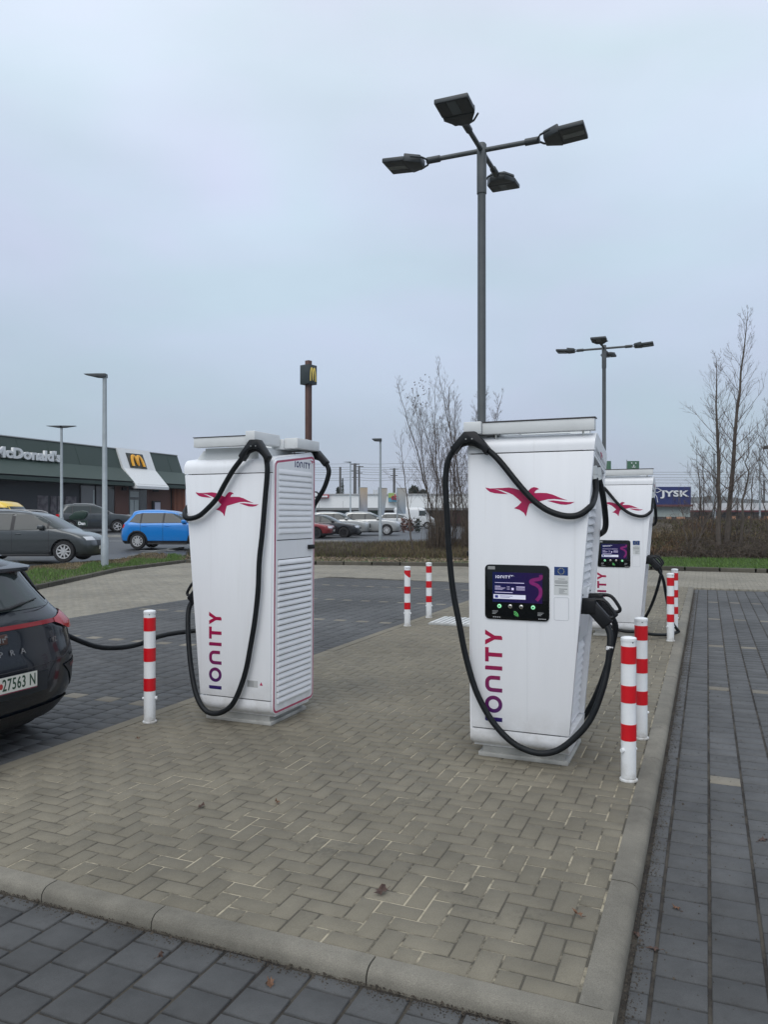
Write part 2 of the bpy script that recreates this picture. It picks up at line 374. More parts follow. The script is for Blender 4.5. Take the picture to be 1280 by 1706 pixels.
def lay(name, rects, gap, base_z, h, material, parent, first=300, jitter=.0012, gapt=None, jobs=True, stuff_name=None):
    """rects (s0,s1,t0,t1): the FIRST nearest become objects, the others one joined part"""
    gapt = gapt if gapt is not None else gap
    def key(r):
        p = st((r[0] + r[1]) / 2, (r[2] + r[3]) / 2)
        vis = abs(p.x) < p.y * .53 and p.y > 2.45
        return (0 if vis else 1, p.length)
    rects = sorted(rects, key=key) if jobs else rects
    cache = {}
    nobj = first if jobs else 0
    for r in rects[:nobj]:
        ls, lt = round(r[1] - r[0] - gap, 3), round(r[3] - r[2] - gapt, 3)
        k = (ls, lt)
        if k not in cache:
            Vv, Ff = paver_mesh(ls, lt, h); cache[k] = np_mesh(name, Vv, Ff, material)
        o = bpy.data.objects.new(name, cache[k])
        o.location = st((r[0] + r[1]) / 2, (r[2] + r[3]) / 2, base_z + random.uniform(-jitter, jitter))
        o.rotation_euler = (random.gauss(0, .0035), random.gauss(0, .0035), YAW + random.gauss(0, .004)); link(o, parent)
    rest = rects[nobj:]
    if rest:
        VV, FF = [], []
        Mz = Matrix.Rotation(YAW, 3, 'Z')
        c_, s_ = math.cos(YAW), math.sin(YAW)
        A = np.array(rest); n = len(A)
        cs, ct = (A[:, 0] + A[:, 1]) / 2, (A[:, 2] + A[:, 3]) / 2
        hs, ht = (A[:, 1] - A[:, 0] - gap) / 2, (A[:, 3] - A[:, 2] - gapt) / 2
        b = .004
        tx = rng.normal(0, .0035, n); ty = rng.normal(0, .0035, n); dz = rng.uniform(-jitter, jitter, n)
        unit = [(-1, -1, 0, 0), (1, -1, 0, 0), (1, 1, 0, 0), (-1, 1, 0, 0), (-1, -1, 0, 1), (1, -1, 0, 1), (1, 1, 0, 1), (-1, 1, 0, 1), (-1, -1, 1, 2), (1, -1, 1, 2), (1, 1, 1, 2), (-1, 1, 1, 2)]
        allv = np.zeros((n, 12, 3), np.float32)
        for k, (ux, uy, ins, lev) in enumerate(unit):
            lx = ux * (ht - b * ins); ly = uy * (hs - b * ins); lz = [0, h - b, h][lev]
            X = SU * cs - CU * ct; Y = CU * cs + SU * ct
            allv[:, k, 0] = X + c_ * lx - s_ * ly; allv[:, k, 1] = Y + s_ * lx + c_ * ly
            allv[:, k, 2] = base_z + lz + dz + lx * tx + ly * ty
        ff = np.array([(0, 1, 5, 4), (1, 2, 6, 5), (2, 3, 7, 6), (3, 0, 4, 7), (4, 5, 9, 8), (5, 6, 10, 9), (6, 7, 11, 10), (7, 4, 8, 11), (8, 9, 10, 11)])
        FFa = (ff[None] + (np.arange(n) * 12)[:, None, None]).reshape(-1, 4)
        o = link(bpy.data.objects.new(stuff_name or name, np_mesh(name, allv.reshape(-1, 3), FFa, material)), parent); o['kind'] = 'stuff'

def sheet(name, pts, z, material):
    m = MB(); m.add([(p[0], p[1], z) for p in pts], [tuple(range(len(pts)))]); return tag(m.build(name, material, smooth=False), kind='structure')
def q4(s0, s1, t0, t1): return [st(s0, t1)[:2], st(s0, t0)[:2], st(s1, t0)[:2], st(s1, t1)[:2]]
isl_base = sheet('island_pavement', q4(2.74, 20.0, .40, 4.35), -.0038, JSAND)
lay('brick', herring(in_island, 2.5, 20.1, .3, 4.5), .0075, -.05, .05, BRICK, isl_base, 300, stuff_name='brick_field')
light_base = sheet('light_pavement', [st(20, -12)[:2], st(30, -12)[:2], (-8.6, 30.5), (-8.6, 7.5), st(2, 9.87)[:2], st(19.7, 9.87)[:2], st(19.1, 4.46)[:2], st(20, 4.46)[:2]], -.012, joint_mat('pale_joint', (.10, .095, .08), (.24, .22, .17)))
lay('paver', herring(reg_light, 2, 31, -11, 19), .006, -.058, .05, BRICKF, light_base, 150)
# dark bays: 200 x 165 mm blocks in staggered columns; pale blocks mark the bays every 2.9 m
def dark_rects(s0, s1, t0, t1, off):
    res, pale = [], []
    nt_ = int(round((t1 - t0) / .2))
    for c in range(nt_):
        ta = t0 + c * .2; tb = ta + .2
        sh = .0825 if (c % 2) else 0
        j = 0; s = s0 - sh
        while s < s1:
            a0, a1 = max(s, s0), min(s + .165, s1)
            if a1 - a0 > .03:
                m_ = ((s + .0825 - 5.62) / 2.9); near = abs(m_ - round(m_)) * 2.9 < .0826
                (pale if near and (c % 2 == off) else res).append((a0, a1, ta, tb))
            s += .165
    return res, pale
dkz = -.050
db = sheet('dark_pavement', q4(-1.5, 20.0, -9, .30) , dkz - .009, JDIRT)
r1, p1 = dark_rects(-1, 20.0, -8.81, .19, 1)
r2, p2 = dark_rects(-1, 2.635, .19, 5.19, 0)
strip = [(s, s + .165, .190, .274) for s in np.arange(2.66, 20, .165)]
lay('paver', r1 + r2 + strip, .011, dkz - .06, .06, DARKP, db, 300, gapt=.015, stuff_name='paver_field')
lay('paver', p1 + [p for p in p2 if p[3] < 4.4], .011, dkz - .06, .06, BEIGEP, db, 40, gapt=.015)
fb = sheet('front_pavement', q4(-1.5, 2.66, .30, 5.3), dkz - .010, JDIRT)
lb = sheet('left_bay_pavement', q4(2.66, 19.8, 4.455, 9.87), -.014, JDIRT)
r3, p3 = dark_rects(2.70, 19.1, 4.465, 9.865, 1)
lay('paver', r3, .010, -.065, .06, DARKP, lb, 300, gapt=.012, stuff_name='paver_field')
lay('paver', p3, .007, -.065, .06, BEIGEP, lb, 60, gapt=.009)

# kerbs
def kerb_run(name, pts, prof, material, lens, gap=.006, closed=False):
    """prof: (offset to the right of the run, z)"""
    root = bpy.data.objects.new(name, None); col.objects.link(root); root['kind'] = 'structure'
    P = [Vector((p[0], p[1], 0)) for p in pts]
    segs = []; 
    for a_, b_ in zip(P[:-1], P[1:]):
        d = (b_ - a_); Ls = d.length; d.normalize(); x = 0
        while x < Ls - .02:
            l_ = min(lens() if callable(lens) else lens, Ls - x)
            segs.append((a_ + d * (x + gap / 2), a_ + d * (x + l_ - gap / 2), d)); x += l_
    for a_, b_, d in segs:
        nn_ = Vector((d.y, -d.x, 0)); m = MB()
        dz = random.uniform(-.002, .002)
        m.prism(prof, 0, (b_ - a_).length, lambda p, q, h: a_ + d * h + nn_ * p + Vector((0, 0, q + dz)))
        m.build('kerb_stone', material, root, sharp=30)
    return root
isl_prof = [(0, -.12), (0, .004), (.072, .004), (.094, .0), (.110, -.010), (.120, -.024), (.124, -.05), (.124, -.12)]
front_prof = [(0, -.12), (0, .004), (.050, .004), (.070, .0), (.084, -.010), (.093, -.024), (.096, -.05), (.096, -.12)]
seq = iter([.42, .72, .66, .50, .62, 1, 1, 1, 1])
kerb_run('island_kerb_front', [st(2.745, 5.1)[:2], st(2.745, .290)[:2]], front_prof, KERBM, lambda: next(seq, 1.0))
kerb_run('island_kerb_side', [st(2.75, .414)[:2], st(20, .414)[:2]][::-1][::-1], [(p, z) for p, z in isl_prof], KERBM, 1.0)
kerb_run('island_kerb_bay', [st(2.75, 4.455)[:2], st(20, 4.455)[:2]], [(0, -.12), (0, .001), (.118, .003), (.118, -.12)], BRICK, 1.0)
vp = [(0, -.1), (0, .085), (-.015, .10), (-.09, .10), (-.09, -.1)]
kerb_run('verge_kerb', KL, [(p, z) for p, z in vp], KERBD, 1.0, .03)
kerb_run('far_kerb', KF, [(p, z) for p, z in [(0, -.1), (0, .10), (-.015, .12), (-.12, .12), (-.12, -.1)]], KERBD, 1.0, .05)

# ------------------------------------------------------------------ verges and banks
soil = mat('verge_soil', (.085, .067, .042), .95, var=.4, vscale=3, bump=.6, bscale=25, color2=(.06, .075, .028))
litter = mat('bank_soil', (.075, .062, .045), .95, var=.45, vscale=2, bump=.8, bscale=18)
lawn = mat('lawn_green', (.045, .085, .018), .95, var=.3, vscale=3, bump=.5, bscale=40)
def loft_strip(name, front, offs, material):
    """front polyline; offs: list of rows; each row f(i, point, normal)->3D"""
    V, F = [], []
    n = len(front)
    for row in offs:
        for i, p in enumerate(front): V.append(row(i, p))
    for j in range(len(offs) - 1):
        for i in range(n - 1): F.append((j * n + i, j * n + i + 1, (j + 1) * n + i + 1, (j + 1) * n + i))
    return tag(link(bpy.data.objects.new(name, np_mesh(name, V, F, material, True))), kind='structure')
def dense(P, step):
    out_ = []
    for a_, b_ in zip(P[:-1], P[1:]):
        k = max(1, int(math.dist(a_, b_) / step))
        for i in range(k): out_.append((a_[0] + (b_[0] - a_[0]) * i / k, a_[1] + (b_[1] - a_[1]) * i / k))
    out_.append(P[-1]); return out_
VL = dense(KL, .5)
def verge_back(Y): return float(np.interp(Y, [8, 13, 18, 23.8, 28, 33.3], [-17, -15, -13.2, -10.9, -9.7, -8.6]))
def vrow(k):
    def f(i, p):
        xb = verge_back(p[1]); x = p[0] - .05 + (xb - p[0]) * k
        z = .085 + (max(road_z(xb, p[1]), 0) + .05 - .085) * k + .07 * math.sin(math.pi * k) + random.uniform(-.012, .012)
        return (x, p[1], z)
    return f
loft_strip('verge', VL, [vrow(k / 8) for k in range(9)] , soil)
kerb_run('road_kerb', [(verge_back(y) + .0, y) for y in (8, 13, 18, 23.8, 28, 33.3)][::1], [(0, -.3), (0, .20), (-.08, .20), (-.08, -.3)], mat('pale_kerb', (.3, .3, .28), .8, var=.2), 1.0)
for o in [c for r_ in bpy.data.objects if r_.name.startswith('road_kerb') for c in r_.children]:
    y = sum(v.co.y for v in o.data.vertices) / len(o.data.vertices); x = verge_back(y)
    o.location.z = road_z(x, y) - .12
FL = dense(KF, .6)
BANKP = [(-10, [(0, .10), (1.2, .16), (1.8, .30), (3.2, .48), (5, .46), (7, .22)]),
         (-2, [(0, .10), (1.2, .16), (1.8, .30), (3.2, .52), (5, .5), (7, .25)]),
         (3, [(0, .10), (1.0, .16), (1.8, .35), (3.2, .64), (5, .64), (8, .4)]),
         (7, [(0, .11), (2.2, .22), (3.0, .42), (4.5, .85), (7.5, 1.36), (12, 1.40)]),
         (11, [(0, .11), (2.5, .27), (3.2, .42), (5.0, .85), (8.5, 1.42), (16, 1.45)]),
         (40, [(0, .11), (2.5, .27), (3.2, .42), (5.0, .85), (8.5, 1.42), (16, 1.45)])]
def bank(X, k):
    """k 0..5 -> (distance behind the kerb, height)"""
    xs_ = [b[0] for b in BANKP]; k0 = min(int(k), 4); fr = k - k0; res = []
    for c in (0, 1):
        va = float(np.interp(X, xs_, [b[1][k0][c] for b in BANKP])); vb = float(np.interp(X, xs_, [b[1][k0 + 1][c] for b in BANKP])); res.append(va + (vb - va) * fr)
    return res
def bpt(X, k, dz=0):
    d, z = bank(X, k); return (X + d * .25, far_y(X) + .1 + d * .97, z + dz)
def brow(k):
    def f(i, p): return bpt(p[0], k, random.uniform(-1, 1) * (.01 if k < 1 else .05) + (0 if k < 2 else .10 * math.sin(p[0] * 1.9) * math.sin(p[0] * .73 + k) * min(1, k - 2)))
    return f
loft_strip('grass_strip', FL, [brow(k / 8) for k in range(9)], lawn)
loft_strip('bank', FL, [brow(1 + k / 6) for k in range(25)], litter)

def blades(name, pts, hlo, hhi, wd, lean, material, label=None, n_side=1):
    pts = np.asarray(pts, np.float32); n = len(pts)
    h = rng.uniform(hlo, hhi, n); an = rng.uniform(0, 2 * np.pi, n); la = rng.uniform(0, lean, n) * h; ld = rng.uniform(0, 2 * np.pi, n)
    V = np.zeros((n, 3, 3), np.float32)
    dx = np.cos(an) * wd * rng.uniform(.6, 1.4, n); dy = np.sin(an) * wd * rng.uniform(.6, 1.4, n)
    V[:, 0] = pts + np.stack([dx, dy, np.full(n, -.01)], 1); V[:, 1] = pts - np.stack([dx, dy, np.full(n, .01)], 1)
    V[:, 2] = pts + np.stack([np.cos(ld) * la, np.sin(ld) * la, h], 1)
    F = np.arange(n * 3).reshape(n, 3)
    o = link(bpy.data.objects.new(name, np_mesh(name, V.reshape(-1, 3), F, material)))
    return tag(o, label, None, None, 'stuff')
GRASS = mat('grass_blade', (.085, .155, .032), .8, isl=.45)
DRYG = mat('dry_grass_blade', (.16, .125, .07), .9, isl=.5)
TWIGM = mat('brush_twig', (.085, .065, .048), .9, isl=.5)
RUSTM = mat('rusty_brush', (.15, .085, .045), .9, isl=.4)
OLIVE = mat('olive_weed', (.10, .10, .035), .9, isl=.4)
pts = []; pts2 = []; pts3 = []
for _ in range(26000):
    y = random.uniform(15, 30); k = random.random(); x0 = left_x(y); xb = verge_back(y)
    x = x0 - .1 + (xb - x0) * k; z = .085 + (max(road_z(xb, y), 0) + .05 - .085) * k + .07 * math.sin(math.pi * k)
    if k < .36 + .16 * math.sin(y * 1.7 + x * 3) : pts.append((x, y, z))
    elif random.random() < .5: pts2.append((x, y, z))
blades('grass', pts, .03, .12, .010, .7, GRASS, 'short green grass growing along the kerb of the left verge')
blades('dead_weeds', pts2, .02, .07, .02, 1.2, DRYG, 'flattened brown weeds and leaves on the soil of the left verge')
pts = [bpt(random.uniform(6.3, 17), random.uniform(0.05, 1.05)) for _ in range(16000)]
blades('grass', pts, .03, .09, .014, .6, GRASS, 'bright green grass strip below the brown bank')
pts = [bpt(random.uniform(-8, 6.5), random.uniform(.1, 1.2)) for _ in range(5000)]
blades('dead_leaves', pts, .02, .06, .035, 1.8, mat('leaf_litter', (.22, .17, .12), .9, isl=.55), 'pale dead leaves and stones strewn behind the far kerb')
pts = [bpt(random.uniform(-8, 7.5), random.uniform(1.2, 4.2)) for _ in range(26000)]
blades('dry_hedge', pts, .08, .26, .010, .8, TWIGM, 'low brown leafless hedge on the bank behind the far kerb')
pts = [bpt(random.uniform(-1, 7.5), random.uniform(1.2, 3.2)) for _ in range(8000)]
blades('dry_grass', pts, .08, .28, .012, .8, DRYG, 'straw coloured dry grass between the bare shrubs')
pts = [bpt(random.uniform(-8, 3), random.uniform(1.1, 3.5)) for _ in range(5000)]
blades('olive_weeds', pts, .06, .24, .015, .7, OLIVE, 'olive weeds growing through the low brown hedge')
pts = [bpt(random.uniform(6.5, 22), random.uniform(1.05, 4.9)) for _ in range(36000)]
blades('brushwood', pts, .05, .20, .014, 2.6, TWIGM, 'brown brushwood covering the bank below the tall trees')
pts = [bpt(random.uniform(6.5, 22), 2.6 + random.uniform(-.6, 2.2)) for _ in range(15000)]
blades('bank_weeds', pts, .05, .16, .03, 2.0, OLIVE, 'olive green weeds along the top of the bank')
pts = []
for c in range(44):
    X = random.uniform(6.5, 20)
    for _ in range(110): pts.append(bpt(X + random.gauss(0, .3), min(4.9, max(1.1, 3.0 + random.gauss(0, .12)))))
blades('bank_top_weeds', pts, .08, .42, .012, .9, DRYG, 'uneven tufts of straw coloured weeds along the crest of the bank')
pts = []
for c in range(26):
    X = random.uniform(6.5, 17); k = random.uniform(1.3, 4.6); 
    for _ in range(170): pts.append(bpt(X + random.gauss(0, .4), min(4.9, max(1.1, k + random.gauss(0, .2)))))
blades('rusty_brush', pts, .08, .28, .016, 1.6, RUSTM, 'tufts of rust brown dead bracken on the bank')

# ------------------------------------------------------------------ trees
BARK = mat('dark_bark', (.085, .070, .058), .9, var=.3, vscale=10, bump=.4, bscale=40)
TWB = mat('twig_bark', (.105, .080, .068), .9, isl=.25)
def bare_tree(name, label, X, Y, Z, height, r0, lean=(0, 0), spread=.42, start=.16, nb=34, sub=8, twig=5, stems=1, kink=.02, group=None, seed=1, angle=44, wt=.0042):
    rnd = random.Random(seed)
    root = thing(name, label, 'tree' if 'tree' in name else 'shrub', (X, Y, Z - .05), 0, group)
    for sidx in range(stems):
        hh = height * (1 if sidx == 0 else rnd.uniform(.62, .97))
        bx, by = (0, 0) if stems == 1 else (rnd.gauss(0, .32), rnd.gauss(0, .22))
        lx, ly = lean if stems == 1 else (lean[0] + rnd.gauss(0, .13) + bx * .15, rnd.gauss(0, .1))
        trunk = [Vector((bx + lx * hh * (i / 12) ** 1.15 + rnd.gauss(0, kink), by + ly * hh * i / 12 + rnd.gauss(0, kink), hh * i / 12)) for i in range(13)]
        T = MB(); T.tube(trunk, lambda q: max(.006, r0 * (.7 if sidx else 1) * (1 - q) ** .85 + .004), 7, cap=False)
        T.build('trunk', BARK, root)
        B = MB()
        def point(q):
            x = q * 12; i = min(11, int(x)); return trunk[i].lerp(trunk[i + 1], x - i)
        def branch(p, d, ln, ra, depth):
            n = 4; P = [p]; q = p.copy(); dd = d.copy()
            for i in range(n):
                dd = (dd + Vector((rnd.gauss(0, .08), rnd.gauss(0, .08), .09 if depth < 2 else .06))).normalized(); q = q + dd * ln / n; P.append(q)
            B.tube(P, lambda t: max(ra * (1 - t * .8), wt * .5), 3 if depth else 4, cap=False)
            if depth >= 2: return
            k = sub if depth == 0 else twig
            for j in range(k):
                t = rnd.uniform(.15, 1); i = min(n - 1, int(t * n)); b0 = P[i].lerp(P[i + 1], t * n - i); dl = (P[i + 1] - P[i]).normalized()
                side = dl.cross(Vector((rnd.gauss(0, 1), rnd.gauss(0, 1), rnd.gauss(0, 1)))).normalized()
                nd = (dl * .80 + side * rnd.uniform(.35, .65)).normalized()
                branch(b0, nd, ln * rnd.uniform(.28, .50) * (1.15 - t * .5), max(ra * .5, wt * .6), depth + 1)
        for j in range(nb):
            q = start + (1 - start) * (j + rnd.random()) / nb; q = min(q, .985)
            az = j * 2.4 + rnd.uniform(-.5, .5); an = R(angle + rnd.uniform(-9, 9)) * (1.15 - .5 * q)
            ln = hh * spread * (1 - q) ** .65 * rnd.uniform(.6, 1.1) * (.45 + .55 * min(1, (q - start + .05) / .25)) + .25
            d = Vector((math.cos(az) * math.sin(an), math.sin(az) * math.sin(an), math.cos(an)))
            branch(point(q), d, ln, max(wt, r0 * .19 * (1 - q) + .004), 0)
        B.build('crown', TWB, root, smooth=False)
    return root
def at(px, py, Y): return ((px - CX) * Y / f_, Y, H_ + (HY - py) * Y / f_)
def tree_px(name, label, px, py_top, Y, zb, r0, lean_px=0, **k):
    x, y, z = at(px, py_top, Y); h = z - zb
    return bare_tree(name, label, x, y, zb, h, r0, lean=(lean_px * Y / f_ / h, 0), **k)
TG = 'leafless trees on the bank'
tree_px('bare_tree', 'tall leafless tree left of the tallest one, straight trunk on the bank', 1199, 590, 27.2, .50, .088, -5, seed=3, nb=36, sub=7, twig=4, spread=.29, group=TG)
tree_px('bare_tree', 'tallest leafless tree on the bank, its trunk leaning to the upper right', 1210, 517, 27.6, .52, .098, 37, seed=5, nb=42, sub=7, twig=4, spread=.25, group=TG)
tree_px('bare_tree', 'thin young leafless tree with a crooked stem beside the tallest tree', 1233, 720, 27.0, .6, .05, 22, seed=8, nb=22, spread=.34, start=.3, kink=.06, group=TG)
tree_px('bare_tree', 'leafless tree at the frame edge behind the curved lamp post', 1288, 668, 35, 1.4, .13, 0, seed=12, nb=34, spread=.42, group=TG)
tree_px('bare_tree', 'short bushy leafless tree next to the blue sign', 1166, 745, 29, .9, .035, -8, seed=21, nb=11, spread=.40, stems=4, sub=6, group=TG)
tree_px('bare_tree', 'small leafless bush tree low on the bank beside the tall trunks', 1150, 800, 27.5, .55, .03, 0, seed=22, nb=9, spread=.5, stems=3, sub=5, group=TG)
tree_px('bare_tree', 'leafless sapling between the curved lamp post and the bank top', 1262, 770, 28, .9, .035, 0, seed=29, nb=10, spread=.45, stems=3, sub=5, group=TG)
SG = 'leafless shrubs behind the far kerb'
tree_px('bare_shrub', 'tall multi-stemmed leafless shrub with a few last leaves at its tip', 728, 632, 29.3, .5, .034, -36, seed=31, nb=24, spread=.34, stems=4, sub=6, twig=4, start=.10, angle=30, wt=.0045, group=SG)
tree_px('bare_shrub', 'multi-stemmed leafless shrub in the middle of the clump', 748, 638, 29.6, .5, .030, -3, seed=33, nb=22, spread=.32, stems=5, sub=6, twig=4, start=.10, angle=30, wt=.0045, group=SG)
tree_px('bare_shrub', 'dense leafless shrub nearest the white charging station', 784, 615, 29.4, .5, .030, 2, seed=37, nb=22, spread=.30, stems=5, sub=6, twig=4, start=.08, angle=28, wt=.0045, group=SG)
tree_px('bare_shrub', 'slim leafless sapling standing clear of the shrub clump', 688, 722, 28.6, .3, .028, -22, seed=39, nb=12, spread=.42, sub=4, twig=3, start=.2, angle=40, wt=.005, group=SG)
tree_px('bare_shrub', 'low leafless shrub tucked behind the lamp mast', 815, 680, 30.5, .6, .030, 2, seed=41, nb=14, spread=.32, stems=4, sub=5, twig=4, start=.10, angle=30, wt=.0045, group=SG)
pts = []
for _ in range(1500):
    px = random.choice([722, 734, 745, 776, 790, 806]) + random.gauss(0, 6); x, y, z = at(px, 900, 29 + random.uniform(-.5, .8)); pts.append((x, y, .45 + random.uniform(0, .25)))
blades('shrub_suckers', pts, .4, 1.9, .008, .22, TWIGM, 'upright thin suckers at the foot of the shrub clump')
# bramble canes and brushwood heaps on the bank
CANE = mat('bramble_cane', (.075, .058, .045), .9, isl=.5)
for hi_, (px0, px1, kk, nn0, lab) in enumerate(((1120, 1200, 2.2, 330, 'dark tangle of bramble canes at the foot of the tall tree trunks'), (1200, 1290, 2.0, 420, 'arching heap of dead brown canes on the bank right of the tall trees'), (1095, 1290, 3.6, 300, 'scattered thin canes along the upper slope of the bank'))):
    B = MB(); rnd = random.Random(90 + hi_)
    for _ in range(nn0):
        X = (rnd.uniform(px0, px1) - CX) * 26.5 / f_; p0 = Vector(bpt(X, max(1.1, rnd.gauss(kk, .5)))); an = rnd.uniform(0, 6.3); ln = rnd.uniform(.4, 1.3); hh = rnd.uniform(.1, .42)
        d = Vector((math.cos(an), math.sin(an) * .5, 0)); B.tube([p0 - Vector((0, 0, .03)), p0 + d * ln * .35 + Vector((0, 0, hh)), p0 + d * ln * .7 + Vector((0, 0, hh * .9)), p0 + d * ln + Vector((0, 0, hh * .3))], .005, 3, cap=False)
    tag(B.build('bramble', CANE, smooth=False), lab, kind='stuff')
# a few last leaves
lv = MB()
for _ in range(60):
    px, py = random.gauss(700, 11), random.gauss(668, 20); x, y, z = at(px, py, 29.2 + random.uniform(-.3, .3))
    a0 = random.uniform(0, 6); lv.add([(x, y, z), (x + .05 * math.cos(a0), y + .03, z + .03), (x + .02, y, z + .07)], [(0, 1, 2)])
o = lv.build('last_leaves', mat('leaf_brown', (.05, .04, .03), .9), smooth=False); tag(o, 'sparse last leaves hanging in the crown of the tall shrub', kind='stuff')

# ------------------------------------------------------------------ charging stations
def xD(z): return -.415 - .009 * z
def xP(z): return .245 + .0845 * z
def poly(pts3, name, material, parent, th, nrm): pass
BIRD = [[(130, 117), (220, 115), (300, 112), (380, 107), (440, 117), (500, 138), (555, 165), (610, 190), (640, 145), (670, 115), (700, 106), (735, 113), (765, 136), (735, 145), (715, 165), (705, 190), (780, 188), (860, 192), (930, 213), (1000, 248), (1060, 276), (1110, 294), (1040, 286), (950, 275), (870, 279), (780, 303), (700, 325), (645, 340), (628, 390), (615, 450), (602, 520), (575, 468), (520, 425), (450, 402), (500, 370), (545, 318), (500, 270), (440, 213), (380, 180), (300, 148), (220, 127)],
        [(80, 102), (150, 118), (220, 131), (290, 160), (370, 200), (290, 196), (200, 185), (140, 165), (105, 135)],
        [(865, 300), (940, 296), (1030, 308), (1120, 320), (1195, 318), (1150, 346), (1090, 357), (1020, 350), (940, 325)]]
def bird_polys(cx_, cz_, wd):
    k = wd / 1115; kz = k * 1.0
    return [[(cx_ + (x - 637) * k, cz_ + (310 - y) * kz * .88) for x, y in P] for P in BIRD]
def ionity(mb, mapf, th, k, ox=0, oz=0, vertical=True, h=0):
    """letters on a unit cap height; reading direction a, height b; vertical text runs upwards"""
    def M2(a_, b_, hh):
        if vertical: return mapf(ox - (b_ - .5) * k, oz + a_ * k, hh)
        return mapf(ox + a_ * k, oz + b_ * k, hh)
    wv = .225
    def poly_(P): mb.prism(P, h, h + th, M2)
    poly_([(0, 0), (.23, 0), (.23, 1), (.05, 1), (0, .93)])
    ribbon(mb, [(.97 + .38 * math.cos(R(q)), .5 + .40 * math.sin(R(q))) for q in range(0, 360, 12)], .215, h, h + th, M2, closed=True)
    arch = [(1.78, 0), (1.78, .55)] + [(1.78 + .27 - .27 * math.cos(R(q)), .60 + .28 * math.sin(R(q))) for q in range(15, 91, 15)] + [(2.22 - .0 + .26 * math.sin(R(q)) * 1, .60 + .28 * math.cos(R(q))) for q in range(0, 91, 15)] + [(2.48, .12)]
    ribbon(mb, arch, wv, h, h + th, M2)
    poly_([(2.92, 0), (3.15, 0), (3.15, .95), (3.10, 1), (2.92, 1)])
    poly_([(3.38, .79), (4.20, .79), (4.20, 1), (3.38, 1)]); poly_([(3.675, 0), (3.905, 0), (3.905, .79), (3.675, .79)])
    poly_([(4.655, 0), (4.80, 0), (4.885, .06), (4.885, .45), (5.20, 1), (4.93, 1), (4.77, .66), (4.61, 1), (4.34, 1), (4.655, .45)])

